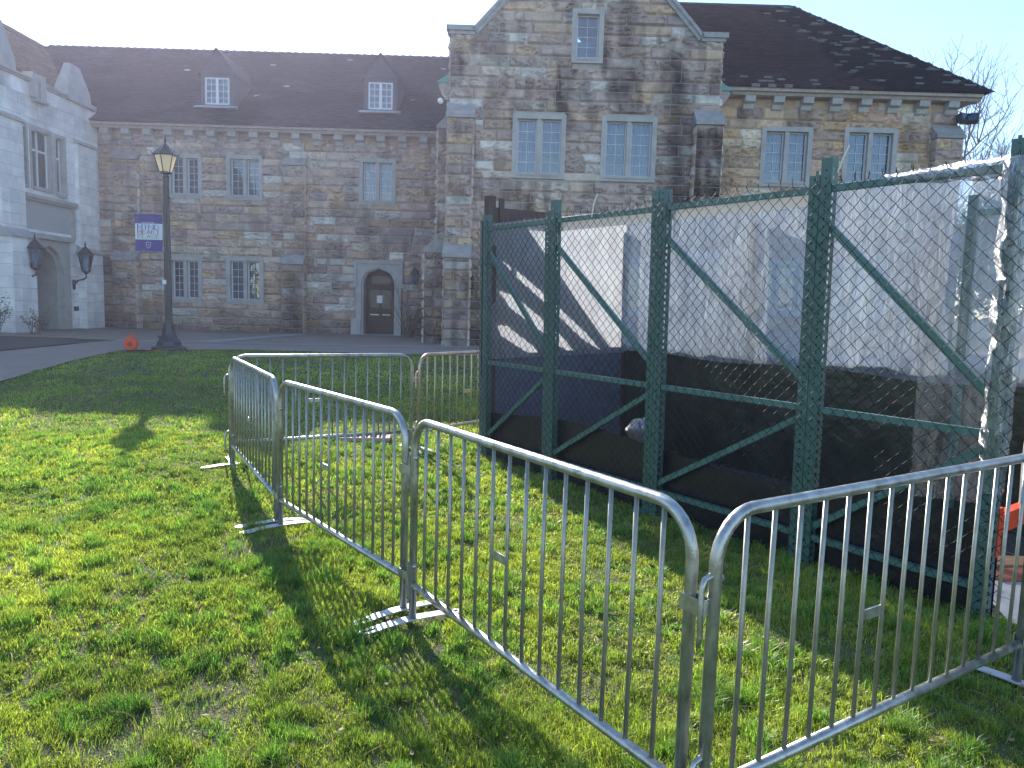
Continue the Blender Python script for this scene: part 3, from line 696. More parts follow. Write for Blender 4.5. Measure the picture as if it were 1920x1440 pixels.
# ---- right range, wall at Y = 24.8
YR = 24.8; rx1 = 14.2
hR = [(7.86, 9.52, 5.8, 7.7), (10.54, 12.27, 5.85, 7.74), (7.86, 9.52, 1.6, 3.4), (10.54, 12.27, 1.6, 3.4)]
PR = lambda u, z, d: (u, YR - d, z)
def stainR(u, z):
    st = 1 - .3 * ss(.58, .75, fbm(u * 1.5 + 8, z * .6, 77)) - .5 * np.exp(-((u - 7.2) / .18) ** 2) * ss(7.5, 8, z)
    return np.clip(st * (1 - .5 * ss(3.4, 1.5, z) * fbm(u, z, 4)), .12, 1.1)
mb = MB(); SR = SAND * np.array([1.06, .98, .86])
ashlar(mb, PR, gx1, rx1, BZ - .05, 8.3, shrink(hR), stain=stainR, seed=8, pal=SR, ch=(.29, .36), bl=(.45, 1.15))
ashlar(mb, lambda u, z, d: (rx1 + d, YR + u, z), .02, 10, BZ, 8.3, seed=9, pal=SR, bl=(.45, 1.1)); part(mb, 'wall', M_stone)
mb = MB(); backing(mb, PR, gx1, rx1, 0, 8.6, hR); mb.box((gx1, YR + .5, 0), (rx1 - .05, YR + .55, 8.5)); mb.quad((rx1 - .012, YR, 0), (rx1 - .012, 35, 0), (rx1 - .012, 35, 8.6), (rx1 - .012, YR, 8.6))
part(mb, 'mortar_bed', M_mortar)
for i, h in enumerate(hR): window(B, *h, YR, inside='curtain', seed=8 + i, rows=5)
cornice(gx1 + .1, 14.66, YR, 8.78, .5, .93, 7.35, .34)
cc_ = MB(); cc_.prism([(rx1, 8.58), (14.55, 8.58), (14.66, 8.66), (14.66, 8.78), (rx1, 8.78)], lambda p: (p[0], YR + .001, p[1]), lambda p: (p[0], 35, p[1])); part(cc_, 'cornice', mat('cornice_stone'))
mb = MB(); ashlar(mb, PR, gx1, rx1, 8.31, 8.56, bulge=.02, seed=91, pal=SR); part(mb, 'frieze', M_stone)
buttress(13.38, 14.24, [(BZ - .05, 4.0, .7), (4.01, 7.42, .36)], YR, 38, None)
E2Y, E2Z, R2Y, R2Z = 24.22, 8.80, 30.0, 13.45
nr = Vector((0, -(R2Z - E2Z), R2Y - E2Y)).normalized()
def PRR(u, t, n): return (u, E2Y + (R2Y - E2Y) * t + nr.y * n, E2Z + (R2Z - E2Z) * t + nr.z * n)
HX0, HX1 = 14.82, 10.3
def mossR(u, t, c, r):
    edge = HX0 + (HX1 - HX0) * t - u
    lim = 2.6 + .9 * math.sin(t * 5 + 1) + r.uniform(-.15, .15)
    if t > .93: lim = 0.5
    if edge < lim:
        f = float(fbm(u * 2.2, t * 40, 13))
        if f > .58 and r.rand() < .5: return np.array([.22, .24, .22]) * r.uniform(.5, 1.3)
        return c * .42
    if t < .1 and r.rand() < .12: return np.array([.26, .26, .25])
    return c * np.array([1.15, .98, .95])
mb = MB(); tile_roof(mb, PRR, lambda t: 5.2, lambda t: HX0 + (HX1 - HX0) * t, 50, .26, (.058, .044, .045), seed=5, moss=mossR)
ro = part(mb, 'roof', M_tile)
nh = Vector((R2Z - E2Z, 0, HX0 - HX1)).normalized()
def PRH(u, t, n): return (HX0 + (HX1 - HX0) * t + nh.x * n, u, E2Z + (R2Z - E2Z) * t + nh.z * n)
mb = MB(); tile_roof(mb, PRH, lambda t: E2Y + (R2Y - E2Y) * t, lambda t: 36 - 6 * t, 50, .26, (.05, .045, .042), seed=6); part(mb, 'hip_roof', M_tile)
cap = MB()
for k in range(34):
    t = k / 34; p = Vector((HX0 + (HX1 - HX0) * t, E2Y + (R2Y - E2Y) * t, E2Z + (R2Z - E2Z) * t)); t = (k + 1.15) / 34; q = Vector((HX0 + (HX1 - HX0) * t, E2Y + (R2Y - E2Y) * t, E2Z + (R2Z - E2Z) * t))
    side = Vector((.1, .13 * -.8, 0)); cl = np.array([.06, .055, .045]) * random.uniform(.7, 1.5); up = Vector((0, 0, random.uniform(.06, .10)))
    cap.add([p - side, p + up * 1.5, p + side, q - side, q + up * .5, q + side], [(0, 1, 4, 3), (1, 2, 5, 4), (0, 2, 1)], cl)
x = 4.6
while x < 10.3:
    cap.prism([(-.12, -.05), (0, .08), (.12, -.05)], lambda p: (x, R2Y + p[0], R2Z + p[1]), lambda p: (min(x + .44, 10.34), R2Y + p[0], R2Z + p[1]), c=np.array([.06, .05, .05])); x += .45
cap.obj('ridge_tiles', M_tile, ro)
mb = MB(); mb.quad((4, R2Y, R2Z - .03), (HX1, R2Y, R2Z - .03), (HX0, 36, 8.8), (4, 36, 8.8), (.05, .045, .04)); part(mb, 'rear_roof', M_tile)

# small round lamp on the left flank of the gabled bay
e = empty('floodlight', (-2.5, 23.95, 7.98), label='small pale round lamp on the left side of the gabled bay', cat='floodlight')
f = MB(); f.lathe([(.02, -.09), (.07, -.06), (.095, 0), (.07, .06), (.02, .09)], 12); f.obj('lamp_head', M_white, e, smooth=True); f = MB(); f.tube([(.05, 0, 0), (.3, 0, .02)], .03, 6); f.obj('bracket', M_darkmetal, e)
# floodlight fixed under the right eaves
fl = empty('floodlight', (14.28, 24.66, 8.05), label='twin black floodlight on the right corner of the sandstone wall', cat='floodlight')
for dx, rz in ((-.12, .5), (.22, -.6)):
    f = MB(); Mx = Matrix.Translation((dx, -.12, 0)) @ Matrix.Rotation(rz, 4, 'Z') @ Matrix.Rotation(-.4, 4, 'X'); f.box((-.17, -.1, -.13), (.17, .08, .13), M=Mx); f.box((-.19, -.13, -.15), (.19, -.1, .15), M=Mx)
    o = f.obj('lamp_head', M_darkmetal, fl); q = MB(); q.box((-.14, -.136, -.11), (.14, -.131, .11), M=Mx); q.obj('lens', M_glass, o)
f = MB(); f.tube([(0, .14, -.02), (.02, 0, -.06), (.05, -.1, -.1)], .025, 6); f.obj('bracket', M_darkmetal, fl)

# ---- the pale limestone building on the left, face at X = -16
Wb = empty('limestone_building', (0, 0, 0), label='pale limestone entrance block with arched porch and tapered pinnacles', cat='building')
XW = -16.0
LIME = np.array([[.64, .64, .635], [.62, .62, .61], [.66, .66, .65], [.61, .61, .605]])
PW = lambda u, z, d: (XW + d, u, z)
hW = [(24.15, 24.62, 5.15, 7.02), (24.9, 25.95, 5.15, 7.02), (26.2, 26.68, 5.10, 7.0), (24.75, 26.5, BZ - .1, 3.45)]
def stainW(u, z): return np.clip(1 - .3 * ss(.55, .8, vn(u * 7, z * .5, 3)) * ss(6.6, 8.2, z) - .15 * ss(1.4, .3, z) - .2 * ss(.6, .8, fbm(u * 1.4, z * 1.4, 15)), .3, 1)
mb = MB(); ashlar(mb, PW, 12, 28.85, BZ - .05, 8.45, hW + [(24.2, 27.1, 3.65, 4.72)], bulge=.008, pal=LIME, ch=(.30, .42), bl=(.5, 1.1), joint=.012, seed=50, stain=stainW, res=.1)
mb.obj('wall', M_limeblk, Wb)
mb = MB(); backing(mb, PW, 12, 29.3, 0, 8.5, hW); 
for a, c, d, e in hW[:3]: mb.box((XW - .62, a - .05, d - .05), (XW - .6, c + .05, e + .05))
mb.quad((XW - 3, 12, 0), (XW, 12, 0), (XW, 12, 8.5), (XW - 3, 12, 8.5)); mb.obj('backing', mat('lime_mortar', (.42, .42, .41), .9), Wb)
# parapet coping with small merlon blocks
s = MB(); s.box((XW - .35, 12, 8.45), (XW + .06, 26.85, 8.52)); s.box((XW - .3, 12, 8.521), (XW + .12, 26.85, 8.58))
for y in (25.05, 25.45): s.box((XW - .2, y - .14, 8.0), (XW + .14, y + .14, 8.78))
s.box((XW - .2, 25.0, 7.88), (XW + .22, 25.6, 7.96)); s.box((XW - .35, 26.85, 8.45), (XW + .14, 28.6, 8.6)); s.obj('parapet', M_lime, Wb)
def pinnacle(y0, y1, zb, zt, d):
    s = MB(); ym = (y0 + y1) / 2; hw = (y1 - y0) / 2; lv = [(zb, 1, 1), (zb + .35, .96, .95), (zt - .15, .52, .5), (zt, .46, .42)]
    vs = []
    for z, a, c in lv:
        vs += [(XW - .15 - d * c, ym - hw * a, z), (XW - .15 + d * c, ym - hw * a, z), (XW - .15 + d * c, ym + hw * a, z), (XW - .15 - d * c, ym + hw * a, z)]
    fs = [(i * 4 + k, i * 4 + (k + 1) % 4, (i + 1) * 4 + (k + 1) % 4, (i + 1) * 4 + k) for i in range(len(lv) - 1) for k in range(4)] + [(12, 13, 14, 15)]
    s.add(vs, fs); s.obj('pinnacle', M_lime, Wb)
pinnacle(26.9, 28.3, 8.58, 9.78, .26); pinnacle(22.75, 24.15, 8.58, 9.95, .26)
# stepped corner buttresses
def wbutt(y0, y1, st, seed):
    mb = MB(); cp = MB()
    for z0, z1, d_ in st:
        ashlar(mb, lambda u, z, d: (XW + d_ + d, u, z), y0, y1, z0, z1, bulge=.008, pal=LIME, ch=(.30, .42), bl=(.4, .8), joint=.012, seed=seed, res=.1, stain=stainW)
        ashlar(mb, lambda u, z, d: (XW + u, y0 - d, z), 0, d_, z0, z1, bulge=.006, pal=LIME, ch=(.3, .42), bl=(.3, .6), joint=.012, seed=seed + 1, res=.1, stain=stainW)
        cp.box((XW, y0 + .02, z0), (XW + d_ - .02, y1 - .02, z1))
        cp.prism([(XW, z1), (XW + d_ + .07, z1), (XW + d_ + .07, z1 + .07), (XW, z1 + .07 + d_ * .8)], lambda p: (p[0], y0 - .04, p[1]), lambda p: (p[0], y1 + .04, p[1]))
    o = mb.obj('buttress', M_limeblk, Wb); cp.obj('cap_stone', M_lime, o)
wbutt(23.1, 24.25, [(BZ - .05, 3.35, .45), (3.36, 7.0, .18)], 60)
wbutt(27.3, 28.45, [(BZ - .05, 3.1, .30), (3.11, 7.0, .14)], 64)
# windows of the pale building
for (a, c, d, e) in hW[:3]:
    s = MB(); X0 = XW - .32
    s.box((XW - .32, a - .09, d - .1), (XW + .03, a, e + .1)); s.box((XW - .32, c, d - .1), (XW + .03, c + .09, e + .1)); s.box((XW - .32, a, e), (XW + .03, c, e + .1)); s.box((XW - .32, a, d - .12), (XW + .06, c, d))
    o = s.obj('window', M_lime, Wb); f = MB(); t = .04; X1 = XW - .2
    f.box((X1, a, d), (X1 + .05, a + t, e)); f.box((X1, c - t, d), (X1 + .05, c, e)); f.box((X1, a + t, e - t), (X1 + .05, c - t, e)); f.box((X1, a + t, d), (X1 + .05, c - t, d + t)); f.box((X1 + .005, a + t, d + 1.18), (X1 + .055, c - t, d + 1.24))
    if c - a > .8: f.box((X1 + .007, (a + c) / 2 - .025, d + t), (X1 + .06, (a + c) / 2 + .025, e - t))
    f.obj('casement', M_white, o); q = MB(); q.quad((X1 + .02, a, d), (X1 + .02, c, d), (X1 + .02, c, e), (X1 + .02, a, e)); q.obj('pane', M_glass, o)
s = MB(); s.box((XW - .1, 24.3, 4.74), (XW + .16, 27.2, 4.86)); s.box((XW - .1, 24.3, 4.66), (XW + .09, 27.2, 4.738))
for a, c, d, e in ((24.2, 24.33, 3.62, 4.66), (26.95, 27.1, 3.62, 4.66), (24.2, 27.1, 3.54, 3.62)): s.box((XW - .1, a, d), (XW + .09, c, e))
s.box((XW - .1, 24.33, 3.62), (XW - .02, 26.95, 4.66)); s.obj('panel', M_lime, Wb)
s = MB(); arch_wall(s, PW, 24.5, 26.75, BZ, 3.5, 24.85, 26.32, 2.4, 3.25, .06, -.25); arch_wall(s, PW, 24.8, 26.4, BZ, 3.38, 24.98, 26.2, 2.4, 3.14, -.1, -1.5)
s.box((XW - .05, 24.4, 3.44), (XW + .2, 26.85, 3.53)); s.box((XW - 1.6, 24.7, 0), (XW - 1.5, 26.5, 3.5)); s.obj('porch_arch', M_lime, Wb)
s = MB(); s.box((XW + .02, 24.32, BZ), (XW + .34, 24.42, 3.05)); s.obj('door', M_brown, Wb)
# roof of the limestone wing, facing +X
nw = Vector((12.83 - 8.15, 0, WX * -1 - 16.3)).normalized()
def PWR(u, t, n): return (-16.3 + (WX + 16.3) * t + nw.x * n, u, 8.15 + (12.83 - 8.15) * t + nw.z * n)
mb = MB(); tile_roof(mb, PWR, lambda t: 10, lambda t: 28.2 + 7.0 * t, 42, .26, (.30, .22, .18), seed=8, lift=.085); ro = mb.obj('roof', M_tile, Wb)
# two small outlet boxes low on the limestone wall
s = MB(); s.box((XW + .0, 26.98, 1.02), (XW + .06, 27.06, 1.18)); s.box((XW + .0, 27.1, 1.02), (XW + .06, 27.18, 1.18)); s.obj('outlet_box', M_darkmetal, Wb)

# ---- wall lanterns
def lantern_body(par, h=.55, r=.2, m=M_darkmetal, n=6, glass=M_glass, z0=0):
    s = MB(); s.lathe([(.03, z0 - .08), (.07, z0 - .03), (r * .55, z0), (r * .55, z0 + .03)], n)
    for k in range(n):
        a = 2 * math.pi * (k + .5) / n; s.tube([(r * .55 * math.cos(a), r * .55 * math.sin(a), z0 + .02), (r * math.cos(a), r * math.sin(a), z0 + h)], .012, 4)
    s.obj('cage', m, par)
    t = MB(); t.lathe([(r * 1.02, z0 + h), (r * 1.16, z0 + h + .02), (r * .98, z0 + h + .07), (r * .35, z0 + h + .24), (.03, z0 + h + .29), (.02, z0 + h + .33), (.035, z0 + h + .36), (.006, z0 + h + .5)], n, ph=math.pi / n)
    for k in range(n):
        a = 2 * math.pi * (k + .5) / n; t.tube([(r * 1.1 * math.cos(a), r * 1.1 * math.sin(a), z0 + h + .02), (r * 1.3 * math.cos(a), r * 1.3 * math.sin(a), z0 + h + .1)], [.014, .004], 4)
    t.obj('roof_cap', m, par)
    g_ = MB(); vs = []
    for z, rr in ((z0 + .03, r * .52), (z0 + h, r * .95)):
        for k in range(n):
            a = 2 * math.pi * (k + .5) / n; vs.append((rr * math.cos(a), rr * math.sin(a), z))
    g_.add(vs, [(k, (k + 1) % n, n + (k + 1) % n, n + k) for k in range(n)]); g_.obj('glass', glass, par)
def wall_lantern(loc, lab, rot=0, sc_=1.0, brk=True):
    e = empty('wall_lantern', loc, (0, 0, rot), label=lab, cat='wall lantern', group='lanterns on the building walls'); e.scale = (sc_,) * 3
    lantern_body(e, .62, .24)
    if brk:
        s = MB(); s.tube([(0, 0, -.08), (0, 0, -.2), (-.12, 0, -.26), (-.3, 0, -.3), (-.42, 0, -.42)], [.02, .03, .03, .03, .035], 6); s.box((-.47, -.05, -.62), (-.42, .05, -.28)); s.obj('bracket', M_darkmetal, e)
    return e
wall_lantern((-15.42, 24.0, 2.42), 'black lantern on the pale wall left of the arched porch'); 
wall_lantern((-15.5, 26.95, 2.42), 'black lantern on a curved bracket right of the arched porch')
wl = wall_lantern((-3.86, 28.62, 2.45), 'small black lantern beside the sandstone arched doorway', rot=math.pi / 2, sc_=.62, brk=False)
s = MB(); s.box((-.5, -.06, -.12), (-.36, .06, .5)); s.box((-.38, -.02, .1), (-.1, .02, .14)); s.obj('bracket', M_darkmetal, wl); wl.rotation_euler.z = -math.pi / 2

# ---- lamp post and its banner
LX, LY = -8.38, 18.0; lz = float(gz(LX, LY))
lp = empty('street_lamp', (LX, LY, lz), label='tall dark green lamp post with glowing lantern on fluted base', cat='lamp post')
s = MB(); s.lathe([(.42, 0), (.42, .07), (.36, .10), (.30, .12), (.28, .22), (.21, .3), (.17, .38), (.14, .52), (.135, .62), (.115, .66), (.11, .7)], 8); s.obj('base', M_darkmetal, lp)
s = MB(); vs = []; fs = []; n = 24
for z, r in ((.68, .088), (1.5, .085), (3.2, .075), (4.1, .066), (4.13, .078), (4.17, .06)):
    for k in range(n): a = 2 * math.pi * k / n; rr = r * (1 if k % 2 else .86); vs.append((rr * math.cos(a), rr * math.sin(a), z))
fs = [(i * n + k, i * n + (k + 1) % n, (i + 1) * n + (k + 1) % n, (i + 1) * n + k) for i in range(5) for k in range(n)]; s.add(vs, fs); s.obj('pole', M_darkmetal, lp)
la = lantern_body(lp, .40, .25, glass=M_lampglass, z0=4.22)
bl_ = MB(); bl_.lathe([(.03, 4.26), (.06, 4.34), (.06, 4.48), (.02, 4.56)], 8); bl_.obj('bulb', mat('bulb', (.9, .85, .7), .4), lp)
s = MB(); s.box((-.09, -.1, 1.6), (-.0, -.085, 1.7)); s.obj('paper_tag', M_white, lp)
s = MB(); s.tube([(-.15, -.1, .28), (-.2, -.15, .33), (-.17, -.2, .36), (-.1, -.18, .33)], .015, 5); s.obj('outlet_cover', M_darkmetal, lp)
s = MB()
for z in (2.37, 3.26): s.tube([(-.06, 0, z), (-.80, 0, z)], .012, 6); s.tube([(-.80, 0, z), (-.83, 0, z)], .02, 6)
s.obj('banner_arms', M_galv, lp)
bn = empty('banner', (LX - .44, LY, lz + 2.38), label='purple and white banner hanging from the lamp post', cat='banner')
M_purple = mat('banner_purple', (.07, .05, .22), .7, trans=.15); M_bwhite = mat('banner_white', (.62, .66, .72), .7)
bw, bh = .325, .88
def bsheet(z0, z1, m, nm):
    s = MB(); N = 10; vs = []
    for i in range(N + 1):
        x = -bw + 2 * bw * i / N; y = .012 * math.sin(i * .7)
        vs += [(x, y, z0), (x, y, z1)]
    s.add(vs, [(2 * i, 2 * i + 2, 2 * i + 3, 2 * i + 1) for i in range(N)]); return s.obj(nm, m, bn)
bsheet(0, .27, M_purple, 'lower_field'); wf = bsheet(.27, .65, M_bwhite, 'white_field'); bsheet(.65, bh, M_purple, 'upper_field')
GL = {'M': ([(0, 0, 0, 1), (1, 0, 1, 1)], [(0, 1, .5, .1), (.5, .1, 1, 1)]), 'I': ([(.5, 0, .5, 1)], []), 'N': ([(0, 0, 0, 1), (1, 0, 1, 1)], [(0, 1, 1, 0)]),
      'D': ([(0.05, 0, .05, 1)], [(.05, 1, .6, 1), (.6, 1, .95, .7), (.95, .7, .95, .3), (.95, .3, .6, 0), (.6, 0, .05, 0)]), 'H': ([(.05, 0, .05, 1), (.95, 0, .95, 1)], [(.05, .5, .95, .5)]),
      'E': ([(.05, 0, .05, 1)], [(.05, 1, .9, 1), (.05, .5, .7, .5), (.05, 0, .9, 0)]), 'A': ([], [(0, 0, .5, 1), (.5, 1, 1, 0), (.2, .38, .8, .38)]),
      'R': ([(.05, 0, .05, 1)], [(.05, 1, .7, 1), (.7, 1, .85, .75), (.85, .75, .7, .5), (.7, .5, .05, .5), (.45, .5, .95, 0)]), 'T': ([(.5, 0, .5, 1)], [(0, 1, 1, 1)]),
      'P': ([(.05, 0, .05, 1)], [(.05, 1, .7, 1), (.7, 1, .88, .75), (.88, .75, .7, .48), (.7, .48, .05, .48)]), 'L': ([(.05, 0, .05, 1)], [(.05, 0, .9, 0)]),
      'C': ([], [(.95, .8, .6, 1), (.6, 1, .2, .9), (.2, .9, .03, .5), (.03, .5, .2, .1), (.2, .1, .6, 0), (.6, 0, .95, .2)]), 'V': ([], [(0, 1, .5, 0), (.5, 0, 1, 1)]),
      'G': ([], [(.95, .8, .6, 1), (.6, 1, .2, .9), (.2, .9, .03, .5), (.03, .5, .2, .1), (.2, .1, .6, 0), (.6, 0, .95, .2), (.95, .2, .95, .45), (.95, .45, .6, .45)])}
def word(txt, x0, x1, z, h, m, par, y=-.02, tk=.015, tn=.007, serif=True):
    s = MB(); n = len(txt); wch = (x1 - x0) / n
    def bar(a, b_, t):
        a = Vector((a[0], 0, a[1])); b_ = Vector((b_[0], 0, b_[1])); d = (b_ - a).normalized(); nn = Vector((-d.z, 0, d.x)) * t / 2; a = a - d * t * .25; b_ = b_ + d * t * .25
        q = [a - nn, b_ - nn, b_ + nn, a + nn]; s.add([(v.x, y, v.z) for v in q] + [(v.x, y + .004, v.z) for v in q], [(0, 1, 2, 3), (7, 6, 5, 4), (0, 4, 5, 1), (2, 6, 7, 3), (1, 5, 6, 2), (3, 7, 4, 0)])
    for i, ch in enumerate(txt):
        X0 = x0 + i * wch + wch * .1; W_ = wch * .8; th, tn_ = GL[ch]
        if ch == 'I': X0 += W_ * .2; W_ *= .6
        for a in th:
            p = (X0 + a[0] * W_, z + a[1] * h); q = (X0 + a[2] * W_, z + a[3] * h); bar(p, q, tk)
            if serif:
                for e in (p, q): bar((e[0] - tk * 1.1, e[1]), (e[0] + tk * 1.1, e[1]), tn * .8)
        for a in tn_: bar((X0 + a[0] * W_, z + a[1] * h), (X0 + a[2] * W_, z + a[3] * h), tn * (1.5 if ch in 'ACV' else 1))
    return s.obj('lettering', m, par)
word('MIND', -.27, .27, .515, .105, mat('ink_purple', (.05, .05, .20), .7), wf)
word('HEART', -.27, .28, .41, .085, mat('ink_red', (.28, .05, .12), .7), wf)
word('PLACE', -.27, .28, .305, .085, mat('ink_green', (.16, .32, .04), .7), wf)
word('ELEVATING', -.15, .14, .657, .026, M_bwhite, wf, tk=.006, tn=.004, serif=False)
s = MB(); sh = [(-.055, .2), (-.03, .212), (0, .2), (.03, .212), (.055, .2), (.052, .13), (.03, .09), (0, .065), (-.03, .09), (-.052, .13)]
for i in range(len(sh)):
    a, c = sh[i], sh[(i + 1) % len(sh)]; s.tube([(a[0], -.02, a[1]), (c[0], -.02, c[1])], .006, 4)
s.tube([(-.025, -.02, .14), (0, -.02, .155), (.025, -.02, .145), (.01, -.02, .12)], .005, 4); s.obj('shield_emblem', M_bwhite, bn)

# ---- orange cord reel by the lamp
rx, ry = -8.95, 17.3; cr = empty('cord_reel', (rx, ry, float(gz(rx, ry)) + .03), (0, 0, .1), label='round orange cord reel on the lawn edge left of the lamp post', cat='cord reel'); cr.scale = (.74, .74, .74)
s = MB(); vs = []
for y, r in ((-.09, .10), (-.09, .195), (-.06, .21), (-.045, .20), (-.04, .12), (.04, .12), (.045, .20), (.06, .21), (.09, .195), (.09, .05)):
    for k in range(24): a = 2 * math.pi * k / 24; vs.append((r * math.cos(a), y, .22 + r * math.sin(a)))
s.add(vs, [(i * 24 + k, i * 24 + (k + 1) % 24, (i + 1) * 24 + (k + 1) % 24, (i + 1) * 24 + k) for i in range(9) for k in range(24)] + [tuple(range(24))]); s.obj('drum', M_reel, cr, smooth=False)
s = MB(); s.tube([(.05 * math.cos(a), -.10, .2 + .05 * math.sin(a)) for a in np.linspace(0, 6.28, 12)], .018, 6); s.obj('hub', mat('dark_red', (.2, .015, .015), .4), cr)
s = MB(); s.tube([(-.08, 0, .40), (-.05, 0, .48), (.05, 0, .48), (.08, 0, .40)], .02, 6); s.box((-.03, -.02, .47), (.03, .02, .52)); s.obj('handle', M_orange, cr)
s = MB(); s.tube([(.15, -.05, .03), (.4, .05, .02), (.55, -.1, .02), (.8, .0, .03), (1.0, .3, .02), (.95, .5, .1)], .012, 5); s.obj('cord', mat('cord', (.3, .08, .03), .6), cr)

# ------------------------------------------------------------------ barriers
def rr_path(L, H, rad, zb):
    pts = [(0, 0, zb)]; 
    pts.append((0, 0, H - rad))
    for k in range(1, 9): a = math.pi - k * math.pi / 16; pts.append((rad + rad * math.cos(a), 0, H - rad + rad * math.sin(a)))
    for k in range(0, 9): a = math.pi / 2 - k * math.pi / 16; pts.append((L - rad + rad * math.cos(a), 0, H - rad + rad * math.sin(a)))
    pts.append((L, 0, zb)); return pts
def barrier(p, q, lab, nb=14, m=None, zz=0., hooks=True, tilt=0, loop_z=.80):
    m = m or M_galv; p = Vector(p); q = Vector(q); L = (q - p).length; ang = math.atan2(q.y - p.y, q.x - p.x)
    e = empty('crowd_barrier', (p.x, p.y, float(gz(p.x, p.y)) + zz), (tilt, 0, ang), label=lab, cat='crowd barrier', group='steel crowd barriers around the lawn enclosure')
    s = MB(); s.tube(rr_path(L, 1.10, .155, .02), .0205, 12); s.obj('frame', m, e, smooth=True)
    s = MB(); s.tube([(.012, 0, .215), (L - .012, 0, .215)], .0195, 12); s.obj('bottom_rail', m, e, smooth=True)
    for k in range(1, nb + 1):
        x = L * k / (nb + 1); top = 1.10
        d = min(x, L - x)
        if d < .155: top = 1.10 - .155 + math.sqrt(max(0, .155 ** 2 - (.155 - d) ** 2))
        s = MB(); jx = random.uniform(-.002, .002); s.tube([(x, 0, .225), (x + jx, random.uniform(-.002, .002), .65), (x, 0, top - .012)], .0085, 8); s.obj('bar', M_bar if m is M_galv else m, e, smooth=True)
    a, c = L * 6 / (nb + 1), L * 7 / (nb + 1)
    s = MB(); s.box((a + .008, -.004, .60), (c - .008, .004, .638)); s.obj('tie_plate', m, e)
    for x in (0, L):                                         # flat feet with rounded ends and slots
        s = MB(); n = 8; hw = .03; Lf = .30; out = []
        for k in range(n + 1): a_ = math.pi * k / n; out.append((hw * math.cos(a_), Lf - hw + hw * math.sin(a_)))
        for k in range(n + 1): a_ = math.pi + math.pi * k / n; out.append((hw * math.cos(a_), -Lf + hw + hw * math.sin(a_)))
        bend = lambda yy: .02 + .018 * (1 - min(1, abs(yy) / .3)) + (0 if abs(yy) < .2 else -.004)
        st = [-.30, -.275, -.21, -.17, -.05, .05, .17, .21, .275, .30]; wdt = [.014, .029, .03, .03, .03, .03, .03, .03, .029, .014]
        vs = []; fs = []
        for yy, ww in zip(st, wdt):
            for xx in (-ww, -.010, .010, ww): vs.append((x + xx, yy, bend(yy)))
        nv = len(vs)
        for yy, ww in zip(st, wdt):
            for xx in (-ww, -.010, .010, ww): vs.append((x + xx, yy, bend(yy) - .007))
        for i in range(len(st) - 1):
            for k in range(3):
                if k == 1 and i in (1, 7): continue
                fs.append((i * 4 + k, i * 4 + k + 1, (i + 1) * 4 + k + 1, (i + 1) * 4 + k)); fs.append((nv + i * 4 + k + 1, nv + i * 4 + k, nv + (i + 1) * 4 + k, nv + (i + 1) * 4 + k + 1))
            fs.append((i * 4, (i + 1) * 4, nv + (i + 1) * 4, nv + i * 4)); fs.append((i * 4 + 3, nv + i * 4 + 3, nv + (i + 1) * 4 + 3, (i + 1) * 4 + 3))
        s.add(vs, fs); s.obj('foot', M_galvp, e)
    if hooks:
        for z in (.90, .32):                                  # hooks on the left end, loops on the right end
            s = MB(); s.tube([(.004, 0, z), (-.02, 0, z + .012), (-.045, 0, z + .004), (-.055, 0, z - .02), (-.057, 0, z - .09), (-.054, -.002, z - .17), (-.062, -.003, z - .20)], [.010, .010, .010, .0095, .0095, .009, .007], 8); s.tube([(-.004, 0, z), (.026, 0, z)], .014, 8)
            s.obj('hook', m, e, smooth=True)
            zl = z - .085; s = MB(); o_ = []
            for k in range(9): a_ = -math.pi / 2 + math.pi * k / 8; o_.append((L + .048 + .020 * math.cos(a_), .022 * math.sin(a_)))
            path = [(L - .021, -.024)] + o_ + [(L - .021, .024)]
            vs = []; 
            for (x_, y_) in path: vs += [(x_, y_, zl - .025), (x_, y_, zl + .025)]
            fs = [(2 * i, 2 * i + 2, 2 * i + 3, 2 * i + 1) for i in range(len(path) - 1)]; s.add(vs, fs); o = s.obj('loop', m, e)
            md = o.modifiers.new('thick', 'SOLIDIFY'); md.thickness = .005
    return e
barrier((-2.78, 7.30), (-1.745, 5.44), 'receding barrier at the far left corner, short in view beside the lit lawn', 14)
barrier((-1.685, 5.34), (-.560, 3.90), 'middle barrier of the left row, second from the front', 14)
barrier((-.492, 3.77), (.565, 2.185), 'near left barrier, longest top rail running to the bottom centre', 14)
barrier((.628, 2.150), (2.385, 3.280), 'near right barrier crossing in front of the green rack posts', 15)
barrier((-2.86, 7.46), (-1.150, 8.43), 'far barrier running across behind the left row', 14, zz=.0)
barrier((-1.065, 8.44), (.12, 10.06), 'rust tinted barrier at the back, partly hidden by the green fence', 14, m=M_galvw, zz=.0)

# drain grate lying in the lawn
dg = empty('drain_grate', (-1.84, 8.95, .015), (0, 0, .12), label='pale slatted grate lying flat in the grass behind the barriers', cat='grate')
s = MB()
for k in range(13): s.box((-.33 + k * .053, -.12, 0), (-.305 + k * .053, .12, .03))
s.obj('slats', mat('pink_slats', (.40, .30, .27), .8), dg); s = MB(); s.box((-.36, -.14, -.01), (.36, -.122, .034)); s.box((-.36, .122, -.01), (.36, .14, .034)); s.box((-.36, -.121, -.01), (-.335, .121, .033)); s.box((.335, -.121, -.01), (.36, .121, .033)); s.obj('rim', mat('pink_slats'), dg)

